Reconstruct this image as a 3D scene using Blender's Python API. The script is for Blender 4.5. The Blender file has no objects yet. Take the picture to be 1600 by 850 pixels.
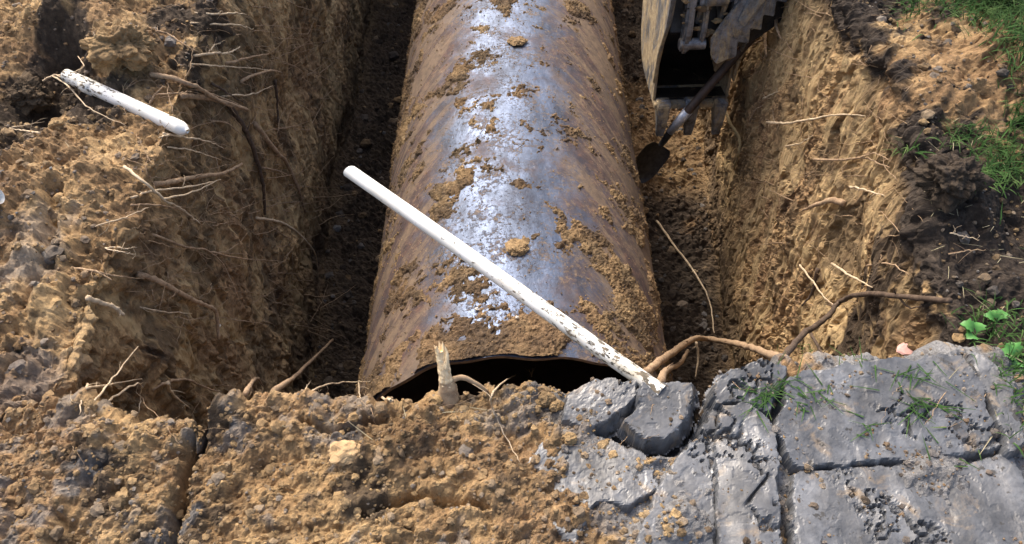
import bpy, math, random
import numpy as np
from mathutils import Vector, Matrix
random.seed(7); RNG = np.random.default_rng(11)
sc = bpy.context.scene
COL = sc.collection
# ------------------------------------------------------------------ camera
F = 1250.0; CX, CY = 800.0, 425.0; H = 1.6; PITCH = math.radians(48.7)
cp, sp = math.cos(PITCH), math.sin(PITCH)
cam_d = bpy.data.cameras.new('camera'); cam = bpy.data.objects.new('camera', cam_d); COL.objects.link(cam)
cam.location = (0, 0, H); cam.rotation_euler = (math.radians(90) - PITCH, 0, 0)
cam_d.sensor_width = 36; cam_d.lens = 36 * F / 1600; cam_d.clip_start = .02; cam_d.clip_end = 2000
sc.camera = cam
# ------------------------------------------------------------------ sky and sun
SUN_EL, SUN_AZ = math.radians(48), math.radians(-30)      # azimuth from +Y, negative = to the left
w = bpy.data.worlds.new('World'); sc.world = w; w.use_nodes = True
nt = w.node_tree; nt.nodes.clear()
o_ = nt.nodes.new('ShaderNodeOutputWorld'); bg = nt.nodes.new('ShaderNodeBackground'); sky = nt.nodes.new('ShaderNodeTexSky')
sky.sky_type = 'NISHITA'; sky.sun_disc = False; sky.sun_elevation = SUN_EL; sky.sun_rotation = SUN_AZ
sky.air_density = 1.0; sky.dust_density = 7.0; sky.ozone_density = 0.6
bg.inputs[1].default_value = 0.15
nt.links.new(sky.outputs[0], bg.inputs[0]); nt.links.new(bg.outputs[0], o_.inputs[0])
sd = bpy.data.lights.new('sun', 'SUN'); sun = bpy.data.objects.new('sun', sd); COL.objects.link(sun)
sd.energy = 1.0; sd.angle = math.radians(10); sd.color = (1.0, .95, .86)
SUNV = Vector((math.sin(SUN_AZ) * math.cos(SUN_EL), math.cos(SUN_AZ) * math.cos(SUN_EL), math.sin(SUN_EL)))
sun.rotation_euler = SUNV.to_track_quat('Z', 'Y').to_euler()
sc.view_settings.view_transform = 'Standard'; sc.view_settings.look = 'None'
sc.view_settings.exposure = 1.12; sc.view_settings.gamma = 1.0; sc.view_settings.use_curve_mapping = False

# ------------------------------------------------------------------ tools: tags
def tag(o, label=None, cat=None, group=None, kind=None):
    if label: o['label'] = label
    if cat: o['category'] = cat
    if group: o['group'] = group
    if kind: o['kind'] = kind
    return o
def mesh_obj(name, V, Fc, mat, parent=None, smooth=False, attrs=None):
    V = np.asarray(V, dtype=np.float32); me = bpy.data.meshes.new(name)
    if isinstance(Fc, np.ndarray):
        n, k = Fc.shape
        me.vertices.add(len(V)); me.vertices.foreach_set('co', V.ravel())
        me.loops.add(n * k); me.loops.foreach_set('vertex_index', Fc.astype(np.int32).ravel())
        me.polygons.add(n); me.polygons.foreach_set('loop_start', np.arange(0, n * k, k, dtype=np.int32))
        me.update(calc_edges=True)
    else:
        me.from_pydata([tuple(map(float, v)) for v in V], [], Fc)
    if attrs:
        for an, a in attrs.items():
            at = me.attributes.new(an, 'FLOAT', 'POINT'); at.data.foreach_set('value', np.asarray(a, dtype=np.float32).ravel())
    me.polygons.foreach_set('use_smooth', [smooth] * len(me.polygons))
    me.materials.append(mat)
    o = bpy.data.objects.new(name, me); COL.objects.link(o)
    if parent: o.parent = parent
    return o
def empty(name, loc, rot=(0, 0, 0)):
    o = bpy.data.objects.new(name, None); COL.objects.link(o); o.location = loc; o.rotation_euler = rot; o.empty_display_size = .05
    return o
# ------------------------------------------------------------------ tools: noise
_p = RNG.permutation(256).astype(np.int32); PERM = np.concatenate([_p, _p, _p])
_g = RNG.normal(size=(256, 3)).astype(np.float32); GRAD = _g / np.linalg.norm(_g, axis=1, keepdims=True)
def perlin(P):
    P = P.astype(np.float32); I = np.floor(P).astype(np.int32); f = P - I; I &= 255
    u = f * f * f * (f * (f * 6 - 15) + 10); r = 0
    for dx in (0, 1):
        wx = u[:, 0] if dx else 1 - u[:, 0]; a = PERM[I[:, 0] + dx]
        for dy in (0, 1):
            wy = wx * (u[:, 1] if dy else 1 - u[:, 1]); b = PERM[a + I[:, 1] + dy]
            for dz in (0, 1):
                g = GRAD[PERM[b + I[:, 2] + dz]]
                d = (g[:, 0] * (f[:, 0] - dx) + g[:, 1] * (f[:, 1] - dy) + g[:, 2] * (f[:, 2] - dz))
                r = r + d * wy * (u[:, 2] if dz else 1 - u[:, 2])
    return r
def fbm(P, o=4, g=.5, ridged=False):
    a, s, r = 1., 1., 0
    for i in range(o):
        n = perlin(P * s + 17.3 * i); n = (.35 - np.abs(n)) if ridged else n
        r = r + a * n; a *= g; s *= 2.03
    return r
_h = RNG.random((4096, 3)).astype(np.float32)
def worley(P, second=False):
    P = P.astype(np.float32); I = np.floor(P).astype(np.int64); f = (P - I).astype(np.float32)
    d1 = np.full(len(P), 9., np.float32); d2 = d1.copy(); cid = np.zeros(len(P), np.int64)
    for dx in (-1, 0, 1):
        for dy in (-1, 0, 1):
            for dz in (-1, 0, 1):
                h = ((I[:, 0] + dx) * 73856093 ^ (I[:, 1] + dy) * 19349663 ^ (I[:, 2] + dz) * 83492791) & 4095
                q = _h[h]; d = (q[:, 0] + dx - f[:, 0]) ** 2 + (q[:, 1] + dy - f[:, 1]) ** 2 + (q[:, 2] + dz - f[:, 2]) ** 2
                m = d < d1; d2 = np.where(m, d1, np.minimum(d2, d)); d1 = np.where(m, d, d1); cid = np.where(m, h, cid)
    if second: return np.sqrt(d1), np.sqrt(d2), cid
    return np.sqrt(d1)
def sz_(n, a, b, k): return a * (1 - RNG.random(n) * (1 - (a / b) ** k)) ** (-1 / k)
def warp(P, f, a): return np.stack([perlin(P * f + k) for k in (3.7, 41.3, 87.9)], 1) * a
def ss(a, b, x):
    t = np.clip((x - a) / (b - a), 0, 1); return t * t * (3 - 2 * t)
# ------------------------------------------------------------------ tools: where a line of sight meets a place
def ray(px, py):
    t = (CY - py) / F; return np.array([(px - CX) / F, cp + sp * t, -sp + cp * t])
def at_z(px, py, z=0.0):
    d = ray(px, py); return np.array([0, 0, H]) + d * ((H - z) / -d[2])
def at_depth(px, py, dep): return np.array([0, 0, H]) + ray(px, py) * dep
BIN = 2; GW, GH = 1600 // BIN + 60, 850 // BIN + 60
DEPTH = np.full((GH, GW), 99.0, np.float32)
def splat(V):
    X = V[:, 0]; Y = V[:, 1]; Z = V[:, 2] - H
    dep = Y * cp - Z * sp; up = Y * sp + Z * cp; ok = dep > .3; dep = dep[ok]
    px = CX + X[ok] / dep * F; py = CY - up[ok] / dep * F
    i = (px / BIN).astype(int) + 30; j = (py / BIN).astype(int) + 30
    m = (i >= 0) & (i < GW) & (j >= 0) & (j < GH)
    np.minimum.at(DEPTH, (j[m], i[m]), dep[m])
def hit(px, py, off=0.0):
    i = int(px / BIN) + 30; j = int(py / BIN) + 30
    i = min(max(i, 2), GW - 3); j = min(max(j, 2), GH - 3)
    w_ = DEPTH[j - 2:j + 3, i - 2:i + 3]; v = w_[w_ < 90]
    dep = float(np.percentile(v, 30)) if len(v) else (H / -ray(px, py)[2])
    return at_depth(px, py, dep - off)
def polydist(XY, pts, closed=False):
    d = np.full(len(XY), 9.0); n = len(pts)
    for k in range(n if closed else n - 1):
        a = np.array(pts[k]); b = np.array(pts[(k + 1) % n]); ab = b - a
        t = np.clip(((XY - a) @ ab) / (ab @ ab + 1e-9), 0, 1)
        d = np.minimum(d, np.linalg.norm(XY - a - t[:, None] * ab, axis=1))
    return d
def inside(XY, pts):
    r = np.zeros(len(XY), bool); n = len(pts)
    for k in range(n):
        x1, y1 = pts[k]; x2, y2 = pts[(k + 1) % n]
        c = ((y1 > XY[:, 1]) != (y2 > XY[:, 1])) & (XY[:, 0] < (x2 - x1) * (XY[:, 1] - y1) / (y2 - y1 + 1e-12) + x1)
        r ^= c
    return r
# ------------------------------------------------------------------ materials
class NT:
    def __init__(s, name):
        s.m = bpy.data.materials.new(name); s.m.use_nodes = True; s.t = s.m.node_tree
        s.b = s.t.nodes['Principled BSDF']
    def n(s, typ, **kw):
        nd = s.t.nodes.new(typ)
        for k, v in kw.items():
            if hasattr(nd, k) and not k.startswith('i_'): setattr(nd, k, v)
        return nd
    def l(s, a, b): s.t.links.new(a, b)
    def noise(s, vec, scale, detail=6, rough=.6, dist=0.0):
        nd = s.n('ShaderNodeTexNoise'); nd.inputs['Scale'].default_value = scale; nd.inputs['Detail'].default_value = detail
        nd.inputs['Roughness'].default_value = rough; nd.inputs['Distortion'].default_value = dist; s.l(vec, nd.inputs['Vector'])
        return nd.outputs['Fac']
    def vor(s, vec, scale, feature='F1'):
        nd = s.n('ShaderNodeTexVoronoi'); nd.feature = feature; nd.inputs['Scale'].default_value = scale; s.l(vec, nd.inputs['Vector'])
        return nd
    def ramp(s, fac, stops, interp='LINEAR'):
        nd = s.n('ShaderNodeValToRGB'); cr = nd.color_ramp; cr.interpolation = interp
        while len(cr.elements) < len(stops): cr.elements.new(.5)
        for e, (p, c) in zip(cr.elements, stops):
            e.position = p; e.color = (c, c, c, 1) if isinstance(c, (int, float)) else (*c, 1)
        s.l(fac, nd.inputs[0]); return nd.outputs[0]
    def mix(s, fac, a, b, mode='MIX'):
        nd = s.n('ShaderNodeMix'); nd.data_type = 'RGBA'; nd.blend_type = mode
        for sock, v in ((nd.inputs[0], fac), (nd.inputs[6], a), (nd.inputs[7], b)):
            if isinstance(v, (int, float)): sock.default_value = v
            elif isinstance(v, tuple): sock.default_value = (*v, 1)
            else: s.l(v, sock)
        return nd.outputs[2]
    def math(s, op, a, b=0.0, clamp=False):
        nd = s.n('ShaderNodeMath'); nd.operation = op; nd.use_clamp = clamp
        for sock, v in ((nd.inputs[0], a), (nd.inputs[1], b)):
            if isinstance(v, (int, float)): sock.default_value = v
            else: s.l(v, sock)
        return nd.outputs[0]
    def attr(s, name):
        nd = s.n('ShaderNodeAttribute'); nd.attribute_name = name; return nd.outputs['Fac']
    def pos(s): return s.n('ShaderNodeNewGeometry').outputs['Position']
    def obj(s): return s.n('ShaderNodeTexCoord').outputs['Object']
    def mapv(s, vec, scale=(1, 1, 1), rot=(0, 0, 0)):
        nd = s.n('ShaderNodeMapping'); nd.inputs['Scale'].default_value = scale; nd.inputs['Rotation'].default_value = rot
        s.l(vec, nd.inputs['Vector']); return nd.outputs[0]
    def bump(s, h, strength=.5, dist=.01, prev=None):
        nd = s.n('ShaderNodeBump'); nd.inputs['Strength'].default_value = strength; nd.inputs['Distance'].default_value = dist
        s.l(h, nd.inputs['Height'])
        if prev is not None: s.l(prev, nd.inputs['Normal'])
        s.l(nd.outputs[0], s.b.inputs['Normal']); return nd.outputs[0]
    def set(s, col=None, rough=None, metal=None, spec=None):
        for nm, v in (('Base Color', col), ('Roughness', rough), ('Metallic', metal), ('Specular IOR Level', spec)):
            if v is None: continue
            if isinstance(v, (int, float)): s.b.inputs[nm].default_value = v
            elif isinstance(v, tuple): s.b.inputs[nm].default_value = (*v, 1)
            else: s.l(v, s.b.inputs[nm])
        return s.m
def soil_material(name):
    m = NT(name); P = m.pos()
    n1 = m.noise(P, 5, 8, .65); n2 = m.noise(P, 38, 8, .7); n3 = m.noise(P, 170, 4, .7); n4 = m.noise(P, 2.1, 3, .5)
    och = m.ramp(n1, [(.32, (.15, .092, .048)), (.45, (.275, .175, .084)), (.56, (.39, .262, .128)), (.68, (.48, .34, .18))])
    red = m.ramp(n2, [(.3, (.12, .070, .040)), (.6, (.27, .165, .092))])
    c = m.mix(m.math('MULTIPLY', m.ramp(n4, [(.45, 0.), (.62, 1.)]), .5), och, red)
    # grains lighter and darker than their neighbours
    c = m.mix(1.0, c, m.ramp(n2, [(.28, .55), (.5, .95), (.72, 1.22)]), 'MULTIPLY')
    c = m.mix(.8, c, m.ramp(n3, [(.3, .6), (.5, 1.), (.7, 1.25)]), 'MULTIPLY')
    pale = m.ramp(n2, [(.3, (.34, .235, .115)), (.7, (.53, .395, .21))])
    c = m.mix(m.math('MULTIPLY', m.attr('pale'), .85), c, pale)
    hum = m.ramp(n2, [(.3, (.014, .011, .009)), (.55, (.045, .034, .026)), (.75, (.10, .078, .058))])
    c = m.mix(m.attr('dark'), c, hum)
    gry = m.ramp(n1, [(.3, (.085, .085, .085)), (.5, (.16, .162, .166)), (.7, (.24, .242, .245))])
    gry = m.mix(.8, gry, m.ramp(n3, [(.3, .6), (.5, 1.), (.7, 1.25)]), 'MULTIPLY')
    c = m.mix(m.attr('grey'), c, gry)
    # scattered small dark crumbs
    v = m.vor(P, 85); c = m.mix(m.math('MULTIPLY', m.ramp(v.outputs['Color'], [(.80, 0.), (.86, 1.)]), .45), c, (.04, .03, .024))
    h = m.math('ADD', m.noise(P, 90, 6, .75), m.math('MULTIPLY', m.noise(P, 260, 4, .7), .5))
    m.bump(h, .9, .006)
    rg = m.math('SUBTRACT', .95, m.math('MULTIPLY', m.attr('grey'), .35))
    return m.set(c, rg, 0, .3)
M_SOIL = soil_material('soil')
def clay_material():
    m = NT('grey_clay'); P = m.pos()
    n1 = m.noise(P, 9, 7, .6); n2 = m.noise(P, 60, 6, .7); n3 = m.noise(m.mapv(P, (30, 6, 10), (0, 0, .3)), 1, 4, .6)
    c = m.ramp(n1, [(.33, (.058, .060, .064)), (.5, (.100, .104, .111)), (.66, (.165, .172, .183))])
    c = m.mix(m.ramp(m.noise(P, 14, 5, .65, .6), [(.58, 0.), (.72, .7)]), c, (.27, .20, .125))
    c = m.mix(.7, c, m.ramp(n2, [(.3, .55), (.5, 1.), (.7, 1.2)]), 'MULTIPLY')
    c = m.mix(m.ramp(m.noise(P, 30, 6, .7), [(.60, 0.), (.63, .9)]), c, (.04, .036, .03))
    m.bump(m.math('ADD', m.math('MULTIPLY', n2, .6), n3), .35, .004)
    return m.set(c, m.ramp(n1, [(.3, .50), (.7, .27)]), 0, .55)
M_CLAY = clay_material()
def _attr_vec(s, name):
    nd = s.n('ShaderNodeAttribute'); nd.attribute_name = name; return nd.outputs['Vector']
NT.attr_vec = _attr_vec
def tank_material():
    m = NT('tank_steel'); P = m.pos()
    def a(x): return m.attr(x)
    nb = m.noise(m.mapv(P, (2.2, .9, 2.2), (0, 0, .5)), 3.0, 12, .74, .15); nf = m.noise(P, 22, 10, .76); nx = m.noise(P, 120, 4, .7)
    steel = m.ramp(nb, [(.32, (.030, .032, .045)), (.45, (.062, .078, .115)), (.58, (.115, .145, .215)), (.72, (.21, .26, .36))])
    rust = m.ramp(nf, [(.3, (.026, .019, .022)), (.5, (.066, .042, .040)), (.62, (.125, .070, .050)), (.75, (.20, .12, .075))])
    side = a('side')      # 0 on the crown of the tank, 1 on the flanks: flank rust and clay, also painting the sheen's dark edges
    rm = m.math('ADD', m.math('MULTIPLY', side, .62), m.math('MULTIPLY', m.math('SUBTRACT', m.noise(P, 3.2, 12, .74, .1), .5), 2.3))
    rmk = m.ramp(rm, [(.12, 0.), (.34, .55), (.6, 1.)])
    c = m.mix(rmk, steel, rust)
    # clay smeared round the shell in strokes that run down the flanks
    st = m.noise(a_vec := m.mapv(m.attr_vec('wrap'), (1, 1, 1)), 1, 12, .76, .2)
    stm = m.ramp(m.math('ADD', st, m.math('MULTIPLY', side, .07)), [(.53, 0.), (.60, .75)]); stm = m.math('MULTIPLY', stm, m.ramp(side, [(.15, 0.), (.75, 1.)]))
    c = m.mix(stm, c, m.ramp(nf, [(.3, (.10, .070, .048)), (.7, (.24, .175, .115))]))
    sp_ = m.ramp(m.math('ADD', m.noise(P, 55, 8, .8), m.math('MULTIPLY', m.math('SUBTRACT', m.noise(P, 6, 6, .7), .5), .5)), [(.535, 0.), (.60, 1.)])
    c = m.mix(m.math('MULTIPLY', sp_, .8), c, m.ramp(nf, [(.4, (.09, .062, .045)), (.6, (.21, .15, .095))]))
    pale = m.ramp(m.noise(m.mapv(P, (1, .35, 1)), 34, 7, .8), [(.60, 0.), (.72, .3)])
    c = m.mix(m.math('MULTIPLY', pale, m.math('SUBTRACT', 1.0, side, True)), c, (.50, .53, .60))  # pale blue-white flecks on the crown, part of the sheen put into colour
    dull = m.math('MAXIMUM', m.math('MAXIMUM', rmk, stm), sp_)
    rg = m.math('ADD', m.math('MULTIPLY', dull, .42), m.ramp(nf, [(.3, .42), (.7, .52)]))
    m.bump(m.math('ADD', m.math('MULTIPLY', nf, .6), m.math('MULTIPLY', m.math('ADD', nx, dull), .35)), .55, .006)
    mt = m.math('MULTIPLY', m.math('SUBTRACT', 1.0, dull, True), .8)
    return m.set(c, rg, mt, .5)
def _attr_vec(s, name):
    nd = s.n('ShaderNodeAttribute'); nd.attribute_name = name; return nd.outputs['Vector']
NT.attr_vec = _attr_vec
M_TANK = tank_material()
def simple(name, stops, scale=20, rough=.8, metal=0., bump=.4, bscale=80, bdist=.002, spec=.4, stretch=(1, 1, 1), local=True):
    m = NT(name); P = m.mapv(m.obj() if local else m.pos(), stretch)
    c = m.ramp(m.noise(P, scale, 7, .68), stops); m.bump(m.noise(P, bscale, 5, .7), bump, bdist)
    return m.set(c, rough, metal, spec)
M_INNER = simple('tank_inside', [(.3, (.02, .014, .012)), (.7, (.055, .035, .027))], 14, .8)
M_ROOT_P = simple('pale_root', [(.3, (.30, .21, .13)), (.5, (.50, .39, .26)), (.7, (.66, .54, .38))], 60, .85, bscale=200)
M_ROOT_B = simple('brown_root', [(.3, (.14, .09, .055)), (.5, (.30, .205, .125)), (.7, (.44, .32, .20))], 60, .9, bscale=200)
M_ROOT_D = simple('dark_root', [(.3, (.03, .02, .014)), (.5, (.075, .05, .034)), (.7, (.14, .10, .07))], 60, .9, bscale=200)
M_ROOT_Y = simple('yellow_root', [(.3, (.30, .21, .09)), (.7, (.46, .35, .18))], 40, .75, bscale=120)
M_WOOD = simple('broken_wood', [(.3, (.50, .34, .18)), (.5, (.74, .58, .36)), (.7, (.84, .72, .50))], 22, .75, stretch=(6, 6, 1), bscale=40)
M_BARK = simple('stump_bark', [(.3, (.20, .13, .08)), (.7, (.46, .34, .21))], 50, .9, bdist=.004)
M_GRASS = simple('grass_blade', [(.3, (.016, .042, .011)), (.5, (.036, .082, .02)), (.7, (.10, .145, .05))], 9, .8, spec=.12, bump=.1, local=False)
M_STRAW = simple('dry_straw', [(.3, (.20, .17, .10)), (.7, (.38, .34, .22))], 20, .7, local=False)
M_LEAF = simple('weed_leaf', [(.3, (.04, .15, .025)), (.7, (.10, .28, .06))], 25, .45, bscale=60)
M_DRYLEAF = simple('dry_leaf', [(.3, (.42, .22, .20)), (.7, (.62, .38, .34))], 30, .6)
M_STONE = simple('tan_stone', [(.3, (.30, .19, .095)), (.7, (.52, .37, .20))], 30, .9)
M_CHALK = simple('pale_stone', [(.3, (.55, .50, .42)), (.7, (.78, .74, .66))], 50, .8)
M_IRON = simple('black_iron', [(.3, (.018, .017, .017)), (.7, (.06, .055, .05))], 40, .5, .6, spec=.5)
M_FERRULE = simple('bright_ferrule', [(.3, (.30, .31, .33)), (.6, (.58, .60, .64))], 40, .4, .5)
M_HANDLE = simple('dark_handle', [(.3, (.03, .02, .015)), (.7, (.09, .06, .045))], 30, .6, stretch=(1, 1, .2))
def pipe_material():
    m = NT('white_pipe'); P = m.obj()
    n = m.noise(P, 34, 8, .72); f = m.noise(m.mapv(P, (1, 1, .45)), 95, 5, .7); z = m.attr('mud')
    c = m.ramp(m.noise(P, 12, 4, .5), [(.3, (.70, .69, .62)), (.6, (.82, .82, .79))])
    c = m.mix(m.ramp(m.math('ADD', m.noise(m.mapv(P, (1, 1, .35)), 16, 9, .72), m.math('MULTIPLY', z, .6)), [(.52, 0.), (.70, .75)]), c, (.50, .41, .26))
    k = m.math('ADD', f, z)
    mk = m.ramp(k, [(.66, 0.), (.70, 1.)])
    c = m.mix(mk, c, m.ramp(n, [(.4, (.05, .048, .04)), (.6, (.20, .16, .11))]))
    m.bump(mk, .6, .002)
    return m.set(c, m.ramp(mk, [(0., .38), (1., .9)]), 0, .5)
M_PIPE = pipe_material()
def bucket_material(name, mud=.5, base=((.09, .095, .10), (.26, .275, .29))):
    m = NT(name); P = m.pos()
    c = m.ramp(m.noise(P, 22, 7, .65), [(.3, base[0]), (.7, base[1])])
    mk = m.ramp(m.noise(m.mapv(P, (1, 1, .45)), 8, 9, .7, .5), [(.56 - .13 * mud, 0.), (.66 - .13 * mud, 1.)])
    c = m.mix(mk, c, m.ramp(m.noise(P, 40, 6, .7), [(.3, (.18, .13, .075)), (.55, (.36, .28, .165)), (.75, (.50, .41, .26))]))
    c = m.mix(m.ramp(m.noise(P, 60, 5, .7), [(.62, 0.), (.68, .9)]), c, (.07, .04, .025))
    m.bump(m.math('ADD', mk, m.noise(P, 70, 5, .7)), .6, .005)
    rg = m.math('ADD', m.math('MULTIPLY', mk, .5), .36)
    return m.set(c, rg, m.math('MULTIPLY', m.math('SUBTRACT', 1.0, mk, True), .45), .5)
M_BUCKET = bucket_material('muddy_bucket_steel', 1.0)
M_LINK = bucket_material('worn_link_steel', .5, ((.035, .034, .034), (.30, .315, .34)))
M_BINNER = bucket_material('bucket_shaded_steel', -.4, ((.02, .017, .015), (.06, .05, .04)))  # darker copy of the bucket steel, inner shade put into its colour

# ------------------------------------------------------------------ the dug trench as one folded sheet, cut into ground, walls and floor
ZF = -1.95
def xl_top(Y): return -1.07 - .05 * ss(1.4, 3.0, Y)
def xr_top(Y): return 1.07 + .20 * ss(1.0, 2.2, Y)
def xl_bot(Y): return -1.03 - .13 * ss(1.4, 4.0, Y)
def xr_bot(Y): return 1.13 + .17 * ss(1.6, 4.5, Y)
YF = 7.6
def spaced(a, b, s0, s1):
    r = [a]
    while r[-1] < b:
        t = (r[-1] - a) / (b - a); r.append(r[-1] + s0 + (s1 - s0) * t)
    return np.array(r)
Ys = np.concatenate([spaced(.82, 3.2, .0048, .0075), spaced(3.2, YF, .0075, .016)[1:]])
def seg_counts():
    a = np.concatenate([np.linspace(0, .35, 25)[:-1], np.linspace(.35, 1, 190)])      # left ground
    return a
uL = seg_counts(); uR = uL[::-1]
nW = 310; nFl = 190
NV = len(Ys)
rows = []
def build_profile(Y):
    xl, xr, bl, br = xl_top(Y), xr_top(Y), xl_bot(Y), xr_bot(Y)
    gl = np.stack([-3.2 + (xl + 3.2) * uL, np.zeros(len(uL))], 1)
    wl = np.stack([np.linspace(xl, bl, nW), np.linspace(0, ZF, nW)], 1)[1:]
    fl = np.stack([np.linspace(bl, br, nFl), np.full(nFl, ZF)], 1)[1:]
    wr = np.stack([np.linspace(br, xr, nW), np.linspace(ZF, 0, nW)], 1)[1:]
    gr = np.stack([xr + (3.2 - xr) * (1 - uR), np.zeros(len(uR))], 1)[1:]
    return np.concatenate([gl, wl, fl, wr, gr])
prof = np.stack([build_profile(Y) for Y in Ys])            # NV x NU x 2
NU = prof.shape[1]
iL = len(uL) - 1; iLW = iL + nW - 1; iFl = iLW + nFl - 1; iRW = iFl + nW - 1
ker = np.exp(-np.linspace(-2, 2, 21) ** 2); ker /= ker.sum()
pad = np.pad(prof, ((0, 0), (10, 10), (0, 0)), 'edge')
sm = sum(ker[k] * pad[:, k:k + NU] for k in range(21)); sm[:, :8] = prof[:, :8]; sm[:, -8:] = prof[:, -8:]
prof = sm
T = np.gradient(prof, axis=1); T /= np.linalg.norm(T, axis=2, keepdims=True) + 1e-9
Nx, Nz = -T[..., 1], T[..., 0]
B = np.zeros((NV, NU, 3), np.float32); B[..., 0] = prof[..., 0]; B[..., 2] = prof[..., 1]; B[..., 1] = Ys[:, None]
N = np.zeros_like(B); N[..., 0] = Nx; N[..., 2] = Nz
P = B.reshape(-1, 3); Nn = N.reshape(-1, 3)
ui = np.tile(np.arange(NU), NV)
def win(a, b, s=14.): return 1 / (1 + np.exp(-(ui - a) / s)) * 1 / (1 + np.exp((ui - b) / s))
_zf = ss(.0, -.14, P[:, 2]); wWl = win(iL + 2, iLW - 4, 6.) * _zf; wWr = win(iFl + 6, iRW - 2, 6.) * _zf; wF = win(iLW - 4, iFl + 6, 5.); wW = wWl + wWr; wG = np.clip(1 - wW - wF, 0, 1)
low = fbm(P * 1.5, 3) * .13
mid = fbm(P * 6.5, 3) * .055
# walls: scrape marks left by the bucket, running down the face and leaning a little
Q = P * np.array([3., 12., 1.6]); Q[:, 1] += P[:, 2] * (2.2 * wWl - 1.2 * wWr)
scr = fbm(Q, 2, .5, True) + .35 * fbm(P * np.array([9, 16, 9]), 3, .6)
Q2 = P * np.array([4., 26., 6.]); Q2[:, 1] += P[:, 2] * (5 * wWl - 3 * wWr)
chip = fbm(P * 24 + 5, 3, .6, True)
d1, d2, cid = worley(P * np.array([14, 16, 8.]), True)
facet = (_h[cid][:, 0] - .5) * ss(0, .18, d2 - d1)
_wp = warp(P, 22, .45); c1 = worley(P * 28 + _wp); c2 = worley(P * 72 + 2 * _wp)
crumb = ((.55 - c1) * .024 * (.5 + ss(-.1, .15, fbm(P * 4 + 77, 2))) + (.55 - c2) * .009)
fine = fbm(P * 34, 3, .6) * .016
smear = ss(-.06 - .16 * wWr, .08 - .14 * wWr, fbm(P * np.array([2., 6., 1.1]) + np.array([3.3, 8.1 , 1.7]) + (P[:, 2:3] * (1.4 * wWl - .8 * wWr)[:, None] * np.array([[0, 1, 0]])), 3)) * wW
und = smear * .9
disp = low * (.5 * wG + .6 * wW + .35 * wF) + mid * (1.1 * wG + .35 * wW + .9 * wF)
brk = 1 - und
tooth = np.abs(((P[:, 1] + (P[:, 2] * (.22 * wWl - .10 * wWr)) + fbm(P * np.array([1, 1.5, .8]), 2) * .25) / .085) % 1 - .5) * 2      # parallel grooves of the bucket teeth
disp += wW * ((ss(.0, .5, tooth) - .5) * .012 * ss(-.2, .2, fbm(P * 2.2 + 60, 2)) + scr * (.030 * wWl + .018 * wWr) * (1 - .4 * und) + chip * .006 * brk + facet * .008 * brk
    + (.5 - c1) * .014 * brk + fbm(P * 55, 3, .65) * .007 * (.15 + brk) + fbm(P * np.array([8, 80, 5.]), 2) * .0045 - .018 * ss(.24, .36, fbm(P * np.array([11, 13, 7]) + 90, 3)) - .010 * ss(.22, .30, fbm(P * np.array([30, 30, 16]) + 20, 2)))
disp += (crumb * (1.2 * wG + .20 * wW + 1.5 * wF) + fine * (1 * wG + .45 * wW + 1.3 * wF)) * (1 - .85 * und)
# named lumps and hollows of the place (x, y, radius, height)
lift_z = np.zeros(len(P), np.float32)
def bump_at(px, py, z, rad, h, sq=1.0):
    global lift_z
    c = at_z(px, py, z); g = np.exp(-(((P[:, 0] - c[0]) / rad) ** 2 + ((P[:, 1] - c[1]) / (rad * sq)) ** 2)); lift_z += g * h * ss(-.38, -.02, P[:, 2])
bump_at(60, 130, 0, .14, -.20); bump_at(95, 75, 0, .09, -.17); bump_at(10, 200, 0, .11, -.12)
bump_at(190, 85, 0, .12, .13); bump_at(120, 30, 0, .22, .10); bump_at(40, 160, 0, .07, .07); bump_at(60, 310, 0, .2, .06); bump_at(80, 460, 0, .13, .05)
bump_at(1540, 140, 0, .27, .15); bump_at(1500, 330, 0, .13, .07); bump_at(1450, 285, 0, .06, .05); bump_at(1590, 450, 0, .1, .04); bump_at(1500, 20, 0, .2, .06)
bump_at(1590, 350, 0, .1, -.07)
bk = polydist(P[:, :2], [at_z(95, 310)[:2], at_z(75, 420)[:2], at_z(40, 480)[:2]]); disp -= .05 * np.exp(-(bk / .02) ** 2) * wG
V1 = P + Nn * disp[:, None]; V1[:, 2] += lift_z
V1[:, 1] += (fbm(P * 9 + 50, 3) * .03) * (wG + wW)
X, Yv, Z = P[:, 0], P[:, 1], P[:, 2]
topness = np.exp(-((Z + .02) / .16) ** 2)
nA = fbm(P * 3.2 + 9, 4); nB = fbm(P * 8 + 31, 4); nC = fbm(P * 20 + 5, 3)
dark = np.clip(ss(.02, .28, nA + .35 * nB - .05) * .9 * wG * (X > 0), 0, 1)
def spot(px, py, z, rad, sq=1.0):
    c = at_z(px, py, z); d = np.sqrt(((X - c[0]) / rad) ** 2 + ((Yv - c[1]) / (rad * sq)) ** 2) + .9 * nB + .5 * nC
    return 1 - ss(.8, 1.15, d)
gtop = wG + topness * .6
ochre = spot(1545, 130, 0, .36)
dk = np.clip((ss(-.1, .12, nA + .6 * nB + .12) * (X > 1.15) * gtop), 0, 1)
dark = np.maximum(dark, dk * (1 - ochre))
for s_ in ((1500, 320, .30), (1580, 420, .30), (1420, 210, .10), (1560, 620, .4)): dark = np.maximum(dark, spot(s_[0], s_[1], 0, s_[2]) * (X > .9) * np.clip(gtop, 0, 1))
dark = np.maximum(dark, .85 * spot(1480, 370, -.05, .16) * (X > 0))
for s_ in ((60, 130, .2), (100, 70, .14), (10, 210, .16), (150, 150, .12), (285, 30, .10), (330, 20, .12), (300, 90, .07)): dark = np.maximum(dark, .92 * spot(s_[0], s_[1], 0, s_[2]) * (X < 0) * (gtop > .4))
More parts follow.
